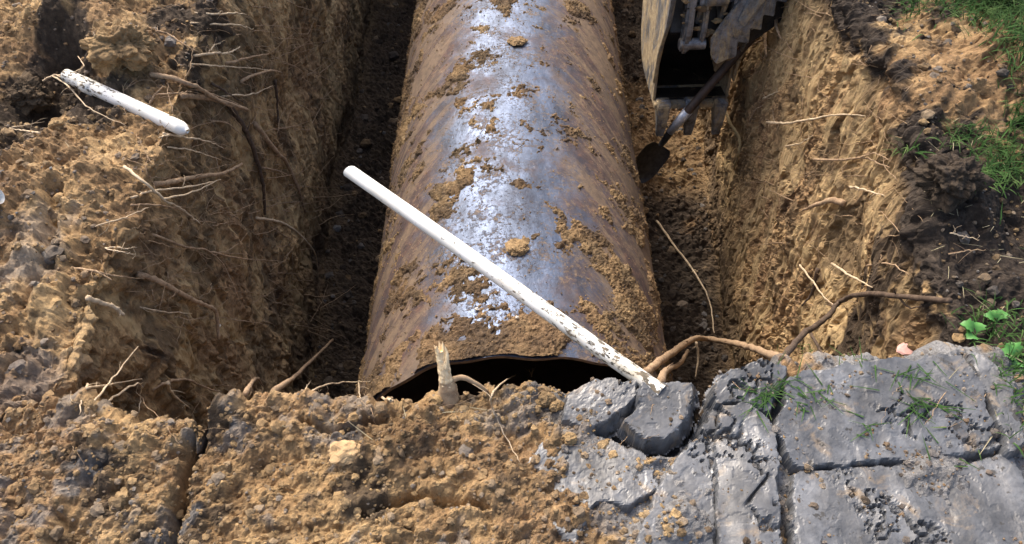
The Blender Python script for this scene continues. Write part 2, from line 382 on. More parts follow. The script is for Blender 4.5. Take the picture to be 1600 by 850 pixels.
dark = np.maximum(dark, .97 * wF * ss(-.6, -.1, nA + .2) * (1 - .6 * (X > .6) * ss(3.6, 4.0, Yv) * (1 - ss(4.6, 5.2, Yv))) ); dark = np.maximum(dark, .8 * wW * ss(-1.5, -1.85, Z))  # floor and wall foot: dark soil deepened with painted trench shade
grey = np.clip(spot(60, 400, 0, .10, 1.6) * .25 * (X < 0) * gtop + spot(20, 590, 0, .12) * .3 * (X < 0) * gtop, 0, 1) * ss(-.3, .2, nB + .1)
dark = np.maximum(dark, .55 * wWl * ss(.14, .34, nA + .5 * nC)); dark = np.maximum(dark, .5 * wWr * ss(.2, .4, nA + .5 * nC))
pale = np.clip(smear * (1 - dark) * (.75 + nC + 1.2 * fbm(P * np.array([6, 45, 3.]), 3)), 0, 1)
A1 = dict(dark=dark, grey=grey, pale=pale)
GRID = np.arange(NU * NV).reshape(NV, NU)
def cut(name, a, b, r0=0, r1=NV):
    g = GRID[r0:r1, a:b + 1]; idx = g.ravel(); m_, n_ = g.shape
    L = np.arange(m_ * n_).reshape(m_, n_)
    q = np.stack([L[:-1, :-1], L[:-1, 1:], L[1:, 1:], L[1:, :-1]], -1).reshape(-1, 4)[:, ::-1]
    q = q[:, ::-1] if False else q
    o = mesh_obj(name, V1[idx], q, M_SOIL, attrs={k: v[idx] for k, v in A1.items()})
    o['kind'] = 'structure'; return o
splat(V1)
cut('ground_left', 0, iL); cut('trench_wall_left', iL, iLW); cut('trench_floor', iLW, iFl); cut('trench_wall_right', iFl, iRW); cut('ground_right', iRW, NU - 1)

# ------------------------------------------------------------------ the near bank: a lip of ground at the camera's end of the trench
lip_px = [(-400, 640), (0, 628), (120, 622), (200, 660), (300, 648), (400, 612), (500, 622), (600, 632), (700, 618), (840, 596), (900, 600), (1000, 600), (1090, 602), (1130, 585), (1240, 566), (1500, 545), (1700, 560), (2000, 560)]
lp = np.array([at_z(a, b, .02)[:2] for a, b in lip_px]); lp = lp[np.argsort(lp[:, 0])]
Xn = np.concatenate([np.linspace(-3.2, -1.45, 40)[:-1], np.linspace(-1.45, 1.45, 720), np.linspace(1.45, 3.2, 40)[1:]])
lipy = np.interp(Xn, lp[:, 0], lp[:, 1])
sv = np.concatenate([np.linspace(0, .45, 20)[:-1], np.linspace(.45, 1.0, 190), 1 + np.linspace(0, 1, 120)[1:]])   # ground 0..1, then wall 1..2
nX, nS = len(Xn), len(sv)
Sg, Xg = np.meshgrid(sv, Xn, indexing='ij'); Lg = np.interp(Xg, lp[:, 0], lp[:, 1])
y0 = -.35
Yb = np.where(Sg <= 1, y0 + (Lg - y0) * Sg, Lg - .04 * (Sg - 1)); Zb = np.where(Sg <= 1, .0, (Sg - 1) ** 1.6 * -2.0)
rr = np.stack([Yb, Zb], -1); ker2 = np.exp(-np.linspace(-2, 2, 13) ** 2); ker2 /= ker2.sum()
pd = np.pad(rr, ((6, 6), (0, 0), (0, 0)), 'edge'); s2 = sum(ker2[k] * pd[k:k + nS] for k in range(13)); s2[:5] = rr[:5]; s2[-5:] = rr[-5:]; rr = s2
T = np.gradient(rr, axis=0); T /= np.linalg.norm(T, axis=2, keepdims=True) + 1e-9
P = np.stack([Xg, rr[..., 0], rr[..., 1]], -1).reshape(-1, 3).astype(np.float32)
Nn = np.stack([np.zeros_like(Xg), -T[..., 1], T[..., 0]], -1).reshape(-1, 3).astype(np.float32)
_wp = warp(P, 22, .5); c1 = worley(P * 26 + _wp); c2 = worley(P * 60 + 2 * _wp); c3 = worley(P * 120)
nA = fbm(P * 3.2 + 9, 4); nB = fbm(P * 9 + 31, 4); nC = fbm(P * 24 + 5, 3)
wc = ss(.10, .32, P[:, 0] + .25 * nA)                       # wet clay takes over on the right
wc = wc * 1.0
disp = fbm(P * 2.4, 3) * .05 + fbm(P * 7, 3) * .045
disp += ((.55 - c1) * .030 + (.55 - c2) * .014 + (.5 - c3) * .005) * (1 - .6 * wc) + fbm(P * 40, 3, .6) * .009
disp += fbm(P * 11 + 3, 3, .6, True) * .025
def crack(pts, wdt, dep):
    global disp
    d = polydist(P[:, :2] + nB[:, None] * .012, [at_z(a, b, .02)[:2] for a, b in pts]); disp -= dep * np.exp(-(d / wdt) ** 2)
crack([(325, 625), (312, 650), (305, 680), (285, 720), (270, 780), (262, 860)], .012, .085)
crack([(1095, 596), (1098, 625), (1083, 660), (1048, 692), (1005, 690), (970, 670), (945, 668)], .016, .09); crack([(0, 665), (60, 660)], .01, .03); crack([(470, 650), (520, 670), (600, 655)], .008, .03); crack([(560, 800), (640, 770), (760, 790)], .01, .04)
disp -= .05 * ss(-1.05, -1.2, P[:, 0]) + .03 * ss(1.15, 1.3, P[:, 0])
V2 = P + Nn * disp[:, None]; V2[:, 1] += nB * .018
X, Yv = P[:, 0], P[:, 1]
grey = np.clip(ss(-.10, .14, nA * .9 + nB * .9 + .3 * nC - .12 + .45 * wc), 0, 1) * (.55 + .4 * wc)
dark = np.clip(ss(-.02, .30, fbm(P * 5 + 70, 4) + .4 * nC) * .85 + .7 * ss(.9, 1.2, X + .4 * nB), 0, 1)
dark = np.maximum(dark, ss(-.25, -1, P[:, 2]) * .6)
attr2 = dict(dark=dark, grey=grey, pale=np.clip(.35 * ss(.1, .3, nC + nA), 0, 1))
L = np.arange(nX * nS).reshape(nS, nX); q = np.stack([L[:-1, :-1], L[:-1, 1:], L[1:, 1:], L[1:, :-1]], -1).reshape(-1, 4)
ilip = int(np.searchsorted(sv, 1.03))
def cut2(name, a, b):
    g = L[a:b + 1]; idx = g.ravel(); m_, n_ = g.shape; K = np.arange(m_ * n_).reshape(m_, n_)
    qq = np.stack([K[:-1, :-1], K[:-1, 1:], K[1:, 1:], K[1:, :-1]], -1).reshape(-1, 4)
    mesh_obj(name, V2[idx], qq, M_SOIL, attrs={k: v[idx] for k, v in attr2.items()})['kind'] = 'structure'
cut2('ground', 0, ilip); cut2('trench_wall_near', ilip, nS - 1)
splat(V2)
# far end of the trench and the open ground around it
def patch(name, xs, fn, mat=M_SOIL, dk=.3):
    a, b = xs; U, W = np.meshgrid(np.linspace(0, 1, a), np.linspace(0, 1, b)); p = fn(U.ravel(), W.ravel()).astype(np.float32)
    n_ = fbm(p * 3, 4) * .08; p[:, 1] += n_ * (name.startswith('trench')); p[:, 2] += n_ * .5
    K = np.arange(a * b).reshape(b, a); qq = np.stack([K[:-1, :-1], K[:-1, 1:], K[1:, 1:], K[1:, :-1]], -1).reshape(-1, 4)
    o = mesh_obj(name, p, qq, mat, attrs=dict(dark=np.full(len(p), dk) + fbm(p * 2, 3), grey=np.zeros(len(p)), pale=np.zeros(len(p)))); o['kind'] = 'structure'
patch('trench_wall_far', (160, 120), lambda u, v: np.stack([-1.6 + 3.3 * u, YF - .06 + 0 * u, ZF - .1 + (.08 - ZF) * v], 1))
def lawn_mat():
    m = NT('lawn'); P_ = m.pos(); c = m.ramp(m.noise(P_, 12, 8, .7), [(.3, (.03, .035, .014)), (.5, (.05, .10, .025)), (.7, (.09, .17, .04))])
    m.bump(m.noise(P_, 50, 5, .7), .9, .03); return m.set(c, .9, 0, .2)
M_LAWN = lawn_mat()
RO = [(-3.1, -.3), (3.1, -.3), (3.1, 7.5), (-3.1, 7.5)]
def ring():
    V = []; Fq = []; K = 60
    per = []
    for k in range(4):
        a = np.array(RO[k]); b = np.array(RO[(k + 1) % 4])
        for t in range(K): per.append(a + (b - a) * t / K)
    per = np.array(per); ctr = np.array([0, 3.6]); n_ = len(per)
    scales = [1, 1.06, 1.2, 1.5, 2.2, 4, 10, 60, 250]
    for i, s_ in enumerate(scales):
        q_ = ctr + (per - ctr) * s_; zz = -.03 + perlin(np.stack([q_[:, 0] * .7, q_[:, 1] * .7, q_[:, 0] * 0], 1)) * .12 * (1 < i < 7)
        V.append(np.stack([q_[:, 0], q_[:, 1], zz], 1))
    for i in range(len(scales) - 1):
        for j in range(n_): Fq.append((i * n_ + j, i * n_ + (j + 1) % n_, (i + 1) * n_ + (j + 1) % n_, (i + 1) * n_ + j))
    o = mesh_obj('lawn', np.concatenate(V), np.array(Fq)[:, ::-1], M_LAWN); o['kind'] = 'structure'
ring()

# ------------------------------------------------------------------ the tank
TR, TZ, TX, TY0, TY1 = .65, -1.30, .015, 1.60, 7.05
tank = empty('oil_tank', (TX, TY0, TZ - TR)); tag(tank, 'large rusty blue grey steel oil tank in the trench, near end cut open', 'oil tank')
def shell(name, R_, mat, ny, na, flip=False, dent=True):
    yy = np.concatenate([[0], spaced(.01, TY1 - TY0, .012, .03)]) if ny is None else np.linspace(0, TY1 - TY0, ny)
    th = np.linspace(-math.pi, math.pi, na + 1)[:-1]
    Yg, Tg = np.meshgrid(yy, th, indexing='ij')
    Yw = Yg.copy(); edge = np.exp(-Yg / .10)
    tilt = -.035 * np.sin(Tg) + .012 * np.sin(5 * Tg + 1) + .006 * np.sin(17 * Tg); Yw = Yw - (tilt) * edge      # torch-cut edge, a little skewed
    p = np.stack([np.sin(Tg), Yw, np.cos(Tg)], -1).reshape(-1, 3).astype(np.float32)
    q_ = np.stack([np.sin(Tg) * TR, Yg, np.cos(Tg) * TR], -1).reshape(-1, 3)
    rad = R_ + fbm(q_ * 1.3, 3) * .012 * dent
    p[:, 0] *= rad; p[:, 2] *= rad; p[:, 2] += TR
    n1, n2 = Yg.shape; K = np.arange(n1 * n2).reshape(n1, n2); K2 = np.roll(K, -1, axis=1)
    qq = np.stack([K[:-1], K2[:-1], K2[1:], K[1:]], -1).reshape(-1, 4)
    if flip: qq = qq[:, ::-1]
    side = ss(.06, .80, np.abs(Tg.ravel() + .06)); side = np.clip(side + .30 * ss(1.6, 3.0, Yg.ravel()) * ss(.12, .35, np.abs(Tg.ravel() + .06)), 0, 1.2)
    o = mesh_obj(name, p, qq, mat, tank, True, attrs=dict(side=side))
    at = o.data.attributes.new('wrap', 'FLOAT_VECTOR', 'POINT')
    # strokes lean: they follow the way the soil slid round the shell
    wv = np.stack([(Yg.ravel() + .9 * np.abs(Tg.ravel()) * TR) * 7, Tg.ravel() * 1.1, Yg.ravel() * .3], 1).astype(np.float32)
    at.data.foreach_set('vector', wv.ravel()); return p, n2
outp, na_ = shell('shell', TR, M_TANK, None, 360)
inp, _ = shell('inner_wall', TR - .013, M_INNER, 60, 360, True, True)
# cut rim joining outer and inner skin
a_ = outp[:na_]; b_ = inp[:na_]; K = np.arange(na_)
rim = np.concatenate([a_, b_]); fq = np.stack([K, K + na_, (K + 1) % na_ + na_, (K + 1) % na_], 1)
rim[:, 1] -= .0005
mesh_obj('cut_rim', rim, fq, simple('cut_steel_edge', [(.3, (.10, .065, .042)), (.7, (.30, .20, .13))], 40, .7, .3), tank)
# domed far end and weld seams
def dome():
    V = []; Fq = []; n_ = 72; m_ = 10
    for i in range(m_ + 1):
        f = math.cos(i / m_ * math.pi / 2); V += [(math.sin(2 * math.pi * j / n_) * TR * f, TY1 - TY0 + .18 * math.sin(i / m_ * math.pi / 2), TR + math.cos(2 * math.pi * j / n_) * TR * f) for j in range(n_)]
    for i in range(m_):
        for j in range(n_): Fq.append((i * n_ + j, i * n_ + (j + 1) % n_, (i + 1) * n_ + (j + 1) % n_, (i + 1) * n_ + j))
    return V, np.array(Fq)
dv, df = dome(); mesh_obj('end_dome', dv, df, M_TANK, tank, True)
# earth stuck to the tank, with real thickness
yy = np.concatenate([spaced(.003, 2.9, .0052, .0085), spaced(2.9, 5.4, .0085, .02)[1:]]); th = np.linspace(-1.75, 1.75, 470)
Yg, Tg = np.meshgrid(yy, th, indexing='ij'); q_ = np.stack([np.sin(Tg) * TR + 3, Yg, np.cos(Tg) * TR], -1).reshape(-1, 3).astype(np.float32)
Yf, Tf = Yg.ravel(), Tg.ravel()
wv = np.stack([(Yf + .9 * np.abs(Tf) * TR) * 5, Tf * 2.2, Yf * .8], 1).astype(np.float32)
mk = fbm(q_ * 4.5, 5, .6) + .55 * fbm(wv, 4, .6) * ss(.15, .5, np.abs(Tf)) + .55 * fbm(q_ * 13, 4, .65) + .05 * np.abs(Tf)
mk += .50 * np.exp(-(Yf / .20) ** 2) * ss(-.3, .05, fbm(q_ * 3, 2) + .02 + .12 * (Tf > .0))          # heaps near the cut end
def tspot(px, py, rad, h):
    global mk
    # point of the shell on the line of sight
    d = ray(px, py); o0 = np.array([-TX, 0, H - TZ]); A = d[0] ** 2 + d[2] ** 2; Bq = 2 * (o0[0] * d[0] + o0[2] * d[2]); C_ = o0[0] ** 2 + o0[2] ** 2 - TR ** 2
    k = (-Bq - math.sqrt(max(Bq * Bq - 4 * A * C_, 0))) / (2 * A); x, y, z = o0 + d * k
    t = math.atan2(x, z); mk += h * np.exp(-(((Tf - t) * TR) ** 2 + (Yf - (y - TY0)) ** 2) / rad ** 2); return np.array([x, y, z])
for s_ in ((808, 65, .045, .55), (818, 105, .03, .4), (822, 150, .04, .3), (800, 205, .03, .3), (800, 232, .05, .35), (815, 290, .05, .45), (805, 385, .055, .75), (840, 395, .03, .4),
           (765, 195, .05, .3), (905, 300, .07, .35), (940, 330, .05, .4), (960, 420, .09, .45), (930, 390, .08, .35), (1005, 520, .10, .7), (960, 500, .10, .5), (800, 475, .09, .4), (860, 480, .08, .4),
           (700, 520, .09, .3), (680, 300, .06, .3), (700, 340, .06, .3), (650, 90, .2, .15), (760, 260, .05, .35), (1020, 450, .10, .3), (780, 0, .1, .4), (730, 120, .05, .3)):
    tspot(*s_)
mk -= .20 * np.exp(-((Tf + .02 ) / .34) ** 2) * ss(.15, .5, Yf) ; mk -= .16
dens = ss(-.26, .34, mk)
hh = np.full(len(mk), -.004)
for sc_, hg, k_ in ((38, .017, .40), (62, .012, .75), (100, .007, 1.1)):
    dd1, dd2, cd = worley(q_ * sc_ + fbm(q_ * 40, 2)[:, None] * .25, True)
    on = _h[cd][:, 1] < dens ** 1.7 * k_ ; hh = np.maximum(hh, np.where(on, (.50 + .2 * _h[cd][:, 2] - dd1) * hg * (.5 + dens), -.004))
heap = ss(.12, .5, mk); hh = np.where(hh > 0, hh * .75, hh) + heap * .006 + np.where(heap > .02, .003, 0)
cr_w = dens ** 1.5 + .10
rad = TR + fbm((q_ - np.array([3, 0, 0], np.float32)) * 1.3, 3) * .012 + np.clip(hh, -.01, .06)
tl_ = -.035 * np.sin(Tf) + .012 * np.sin(5 * Tf + 1) + .006 * np.sin(17 * Tf)
pc = np.stack([TX + np.sin(Tf) * rad, TY0 + Yf - tl_ * np.exp(-Yf / .10), TZ + np.cos(Tf) * rad], 1)
n1, n2 = Yg.shape; K = np.arange(n1 * n2).reshape(n1, n2); qq = np.stack([K[:-1, :-1], K[:-1, 1:], K[1:, 1:], K[1:, :-1]], -1).reshape(-1, 4)
keep = (hh[qq] > -.0003).any(1); qq = qq[keep]; used = np.unique(qq); rm = np.full(len(pc), -1); rm[used] = np.arange(len(used))
nq = q_[used]
crust = mesh_obj('soil_crust', pc[used], rm[qq], M_SOIL, attrs=dict(dark=np.clip(.45 * ss(-.3, .3, fbm(nq * 7, 3)) + .30, 0, 1), grey=np.zeros(len(used)), pale=np.zeros(len(used))))
tag(crust, 'crumbly ochre soil stuck in patches on top of the rusty tank', 'soil', kind='stuff')
ICO0 = ico(1) if False else None
_v0 = np.array([(0, .85, 1.4), (0, -.85, 1.4), (0, .85, -1.4), (0, -.85, -1.4), (1.4, 0, .85), (-1.4, 0, .85), (1.4, 0, -.85), (-1.4, 0, -.85), (.85, 1.4, 0), (-.85, 1.4, 0), (.85, -1.4, 0), (-.85, -1.4, 0)]) / 1.64
_f0 = np.array([(0, 1, 4), (0, 5, 1), (0, 4, 8), (0, 8, 9), (0, 9, 5), (1, 10, 4), (1, 11, 10), (1, 5, 11), (4, 6, 8), (4, 10, 6), (5, 9, 7), (5, 7, 11), (2, 3, 7), (2, 6, 3), (2, 7, 9), (2, 9, 8), (2, 8, 6), (3, 6, 10), (3, 10, 11), (3, 11, 7)])
_n = 15000; _w = cr_w * np.where(Yf < 3.2, 1, .0) * (.0008 + np.gradient(yy)[:, None].repeat(len(th), 1).ravel()); _w /= _w.sum()
_i = RNG.choice(len(pc), _n, p=_w); _s = sz_(_n, .0013, .0052, 2.6)
_j = np.stack([np.sin(Tf[_i]), 0 * _s, np.cos(Tf[_i])], 1); _c = pc[_i] + _j * (_s * .3)[:, None] - _j * np.minimum(0, rad[_i] - TR - 0)[:, None] * .9 + RNG.normal(0, .002, (_n, 3)) * (1 - np.abs(_j))
_vv = (_v0[None] * (1 + RNG.uniform(-.3, .3, (_n, 12, 1))) * _s[:, None, None] + _c[:, None]).reshape(-1, 3); _ff = (_f0[None] + 12 * np.arange(_n)[:, None, None]).reshape(-1, 3)
_d = np.repeat(np.clip(RNG.normal(.2, .3, _n), 0, 1), 12)
tag(mesh_obj('tank_crumbs', _vv, _ff, M_SOIL, attrs=dict(dark=_d, grey=0 * _d, pale=np.repeat(np.clip(RNG.normal(0, .3, _n), 0, 1), 12))), 'fine loose crumbs of soil sprinkled over the tank', 'soil', kind='stuff')
tv = outp.copy(); tv[:, 0] += TX; tv[:, 1] += TY0; tv[:, 2] += TZ - TR
# (denser points for line-of-sight queries)
splat(pc)

# ------------------------------------------------------------------ grey clay slabs pressed flat by the machine
def slab(poly, z0, tx, ty, thick, label, rough=.004, ridg=0.0, mat=M_CLAY):
    pts = [at_z(a, b, z0)[:2] for a, b in poly]; A = np.array(pts); mn, mx = A.min(0) - .03, A.max(0) + .03; s_ = .0042
    xs = np.arange(mn[0], mx[0], s_); ys = np.arange(mn[1], mx[1], s_); Xs, Ysg = np.meshgrid(xs, ys)
    XY = np.stack([Xs.ravel(), Ysg.ravel()], 1); p3 = np.concatenate([XY, np.zeros((len(XY), 1))], 1).astype(np.float32)
    wob = fbm(p3 * 16 + 2, 4); sdv = polydist(XY, pts, True) * np.where(inside(XY, pts), 1, -1) + wob * .018 + fbm(p3 * 70, 3) * .004
    c = A.mean(0); sdv = sdv + .007; e = ss(-.006, .008, sdv)
    z = z0 - thick + thick * e + (XY[:, 0] - c[0]) * tx + (XY[:, 1] - c[1]) * ty + fbm(p3 * 5, 3) * .012 + fbm(p3 * 60, 4, .7) * rough * .12 - .006 * ss(.012, .0, sdv + .007)
    z += ridg * fbm(p3 * np.array([11, 2, 1.]) + 7, 2, .5, True)
    pit = ss(.10, .2, fbm(p3 * 22 + 8, 3)); z -= pit * .0012
    wd, _, _ = worley(p3 * np.array([11, 11, 1]) , True); crk = np.exp(-((worley(p3 * 9 + wob[:, None] * .8, True)[1] - worley(p3 * 9 + wob[:, None] * .8, True)[0]) / .035) ** 2)
    z -= crk * .016 * ss(.08, .3, fbm(p3 * 5 + 3, 2))
    K = np.arange(len(XY)).reshape(len(ys), len(xs)); qq = np.stack([K[:-1, :-1], K[:-1, 1:], K[1:, 1:], K[1:, :-1]], -1).reshape(-1, 4)
    qq = qq[(sdv[qq] > -.012).all(1)]; used = np.unique(qq); rm = np.full(len(XY), -1); rm[used] = np.arange(len(used))
    top = np.concatenate([XY, z[:, None]], 1)[used]; V_ = top - np.array([*c, 0]); 
    # skirt down so the slab is a solid lump
    o = mesh_obj('clay_slab', V_, rm[qq], mat, smooth=False); o.location = (c[0], c[1], 0)
    tag(o, label, 'clay slab', 'grey clay slabs on the near edge'); splat(top)
    return o
slab([(992, 612), (1010, 598), (1090, 596), (1086, 618), (1074, 648), (1040, 680), (1012, 676), (978, 656), (996, 634)], .045, -.05, .15, .05, 'smooth pale grey clay slab the long white pipe rests on, cracked off along its right side')
slab([(885, 612), (930, 592), (992, 598), (996, 622), (968, 646), (930, 662), (880, 650)], .035, .1, .1, .05, 'rough blue grey clay lump just left of the slab holding the long pipe', .012)
slab([(845, 690), (870, 668), (925, 672), (955, 684), (1010, 712), (1030, 760), (985, 790), (930, 782), (900, 850), (850, 800), (865, 745), (822, 722)], .012, 0, 0, .03, 'lumpy grey clay slab below the small ochre clod in the middle foreground', .009)
slab([(1106, 645), (1122, 640), (1116, 700), (1118, 870), (985, 870), (1020, 780), (1050, 722), (1092, 685)], .02, 0, .05, .04, 'olive tinted clay slab right of the curved crack', .005)
slab([(1126, 636), (1160, 632), (1200, 655), (1212, 700), (1222, 860), (1124, 860), (1120, 700)], .035, .05, .05, .05, 'narrow smooth blue grey clay slab between two straight grooves', .003, .012)
slab([(1115, 600), (1140, 578), (1195, 566), (1225, 575), (1218, 608), (1205, 640), (1165, 628), (1120, 628)], .055, .0, .2, .05, 'small grey clay slab at the foot of the big arching root', .007)
slab([(1228, 600), (1260, 580), (1330, 575), (1420, 562), (1500, 556), (1530, 600), (1550, 650), (1572, 690), (1500, 705), (1380, 712), (1240, 722), (1212, 660)], .045, -.02, .14, .06, 'largest grey clay slab at the lower right with grass blades pressed on it', .006, .01)
slab([(1235, 738), (1380, 728), (1500, 722), (1580, 712), (1640, 860), (1240, 870)], .02, 0, 0, .05, 'grey clay slab at the bottom right corner below the largest slab', .006, .01)
slab([(1512, 548), (1545, 560), (1580, 600), (1600, 690), (1580, 700), (1555, 640), (1532, 590)], .05, .1, 0, .05, 'dark grey clay sliver along the right end of the largest slab', .007)
# ------------------------------------------------------------------ clods and crumbs
def ico(sub):
    import bmesh
    bm = bmesh.new(); bmesh.ops.create_icosphere(bm, subdivisions=sub, radius=1); v = np.array([x.co[:] for x in bm.verts]); f = np.array([[q.index for q in x.verts] for x in bm.faces]); bm.free(); return v, f
IC1, IC2, IC4 = ico(1), ico(2), ico(4)
def clod_shape(sub, seed, amp=.35):
    v, f = sub; v = v.astype(np.float32); r = 1 + fbm(v * 1.1 + seed * 7.7, 3, .6) * amp * 2
    return v * r[:, None] * np.array([1, .85 + .3 * (seed % 3) / 3, .72]), f
SH1 = [clod_shape(IC1, s_) for s_ in range(8)]; SH2 = [clod_shape(IC2, s_ + 20) for s_ in range(10)]
def scatter(name, pts, sizes, label, cat, dk, gk):
    Vs, Fs, D, G = [], [], [], []; off = 0
    for p, s_ in zip(pts, sizes):
        v, f = (SH2 if s_ > .0085 else SH1)[random.randrange(8)]
        a, b = random.uniform(0, 6.28), random.uniform(-.6, .6); R = np.array(Matrix.Rotation(a, 3, 'Z') @ Matrix.Rotation(b, 3, 'X'))
        Vs.append(v @ R.T * s_ + p); Fs.append(f + off); off += len(v)
        D.append(np.full(len(v), max(0, min(1, random.gauss(dk, .25))))); G.append(np.full(len(v), max(0, min(1, random.gauss(gk, .3)))))
    V_ = np.concatenate(Vs); o = mesh_obj(name, V_, np.concatenate(Fs), M_SOIL, attrs=dict(dark=np.concatenate(D), grey=np.concatenate(G), pale=np.clip(RNG.normal(.0, .2) + 0 * V_[:, 0], 0, 1)))
    tag(o, label, cat, kind='stuff')
def pick(V_, mask, n):
    idx = np.nonzero(mask)[0]; return V_[RNG.choice(idx, n, replace=len(idx) < n)]
def sz(n, a, b, k=2.2): return a * (1 - RNG.random(n) * (1 - (a / b) ** k)) ** (-1 / k)
p = pick(V2, (V2[:, 0] > -1.2) & (V2[:, 0] < .35) & (V2[:, 1] > .55) & (V2[:, 2] > -.06), 3800); scatter('soil_crumbs', p, sz(3800, .003, .0165), 'loose brown and ochre crumbs covering the near bank', 'soil', .15, .0)
p = pick(V2, (V2[:, 0] > .3) & (V2[:, 0] < 1.5) & (V2[:, 1] > .55) & (V2[:, 2] > -.06), 1100); _q = [hit(random.uniform(830, 1600), random.uniform(580, 850)) for _ in range(1500)]; _q = [x for x in _q if perlin(np.array([[x[0] * 9, x[1] * 9, 3.]]))[0] > -.02]; p = np.concatenate([p, np.array(_q)]); scatter('clay_crumbs', p, sz(len(p), .0022, .012), 'small grey and dark crumbs on and between the clay slabs', 'soil', .45, .35)
gl = (P[:, 0] < 0)
Pm = V1; um = ui
p = pick(V1, (um < iL - 3) & (V1[:, 0] > -2.0) & (V1[:, 1] < 3.0), 2200); scatter('ground_crumbs', p, sz(2200, .004, .024), 'ochre and dark crumbs strewn over the ground left of the trench', 'soil', .25, .1)
p = pick(V1, (um > iRW + 3) & (V1[:, 0] < 2.0) & (V1[:, 1] < 3.0), 1800); scatter('dark_crumbs', p, sz(1800, .004, .024), 'dark humus crumbs strewn over the ground right of the trench', 'soil', .65, .05)
p = pick(V1, (um > iLW) & (um < iFl), 2200); scatter('fallen_soil', p, sz(2200, .008, .045, 1.8), 'crumbled soil, darkened for trench shade, lying on the floor beside the tank', 'soil', .9, .0)  # crumbs share the shade painted into the floor colour
# single clods that can be picked out
IC5 = ico(6)
def lump(name, px, py, r, label, cat, mat, sub=IC4, seed=1, flat=.8, sink=.3, group=None, attrs=True, amp=.22):
    if r > .04: sub = IC5
    v, f = sub; v = v.astype(np.float32); rr_ = (r > .04) * (.04 * fbm(v * 5 + seed, 3, .55) + .018 * fbm(v * 14 + seed, 2)) + 1 + fbm(v * 1.2 + seed * 3.1, 4, .6) * amp * 2 + fbm(v * 3 + seed, 3, .55) * .16 - .07 * worley(v * 3.5 + seed) - .02 * worley(v * 7 + seed)
    V_ = v * rr_[:, None] * np.array([1, .9, flat]) * r; c = hit(px, py); c[2] += r * (flat - sink)
    o = mesh_obj(name, V_, f, mat, attrs=dict(dark=np.full(len(v), .05), grey=np.zeros(len(v)), pale=np.full(len(v), .3)) if mat is M_SOIL else None); o.location = c
    tag(o, label, cat, group); return o
lump('soil_clod', 868, 637, .017, 'small round ochre clod on the grey clay left of the cracked slab', 'soil clod', M_SOIL, seed=2)
lump('soil_clod', 890, 688, .016, 'small ochre clod lowest on the lumpy clay in the middle foreground', 'soil clod', M_SOIL, seed=3)
lump('soil_clod', 855, 628, .022, 'darker brown clod touching the round ochre clod', 'soil clod', M_SOIL, seed=9)
lump('stone', 540, 708, .036, 'flat tan stone in the crumbs at the bottom of the bank', 'stone', M_STONE, seed=4, flat=.45)
lump('stone', 153, 682, .018, 'angular cream coloured stone on the lower left bank', 'stone', M_STONE, seed=5)
lump('stone', 470, 708, .016, 'small orange brown stone beside the flat tan stone', 'stone', M_STONE, seed=6)
lump('pebble', 342, 510, .010, 'white pebble at the bend of the thick root on the left wall', 'pebble', M_CHALK, IC2, seed=6)
lump('pebble', 745, 484, .008, 'left of three tiny pebbles on the tank above its cut end', 'pebble', M_CHALK, IC2, seed=7, sink=.2)
lump('pebble', 755, 493, .008, 'middle of three tiny pebbles on the tank above its cut end', 'pebble', M_STONE, IC2, seed=8, sink=.2)
lump('pebble', 808, 497, .007, 'right of three tiny pebbles on the tank above its cut end', 'pebble', M_CHALK, IC2, seed=9, sink=.2)
lump('soil_clod', 190, 85, .10, 'big rounded ochre clod above the white pipe stub on the left', 'soil clod', M_SOIL, seed=12, amp=.3, sink=.55)
lump('soil_clod', 52, 160, .07, 'dark crusted clod left of the white pipe stub', 'soil clod', M_SOIL, seed=13, amp=.3)
lump('soil_clod', 90, 200, .022, 'small ochre clod below the dark hollow on the left', 'soil clod', M_SOIL, seed=14)
lump('soil_clod', 808, 388, .045, 'flat ochre clod sitting on the crown of the tank above the long pipe', 'soil clod', M_SOIL, seed=15, flat=.35, sink=.2)
lump('soil_clod', 808, 66, .042, 'pitted brown clod on the crown of the tank near the top of the photo', 'soil clod', M_SOIL, seed=16, flat=.35, sink=.2)
lump('soil_clod', 1478, 300, .085, 'large black soil clod on the right brink of the trench', 'soil clod', M_SOIL, seed=17, amp=.3)
for o in (bpy.data.objects['soil_clod.006'],) if 'soil_clod.006' in bpy.data.objects else (): pass
for nm, dk in (('dark crusted', .8), ('large black', .95), ('darker brown', .45)):
    for o in bpy.data.objects:
        if o.get('label', '').startswith(nm): o.data.attributes['dark'].data.foreach_set('value', [dk] * len(o.data.vertices))
lump('dry_leaf', 1415, 546, .026, 'crumpled pinkish dry leaf at the back edge of the largest clay slab', 'leaf', M_DRYLEAF, IC2, seed=21, flat=.35)

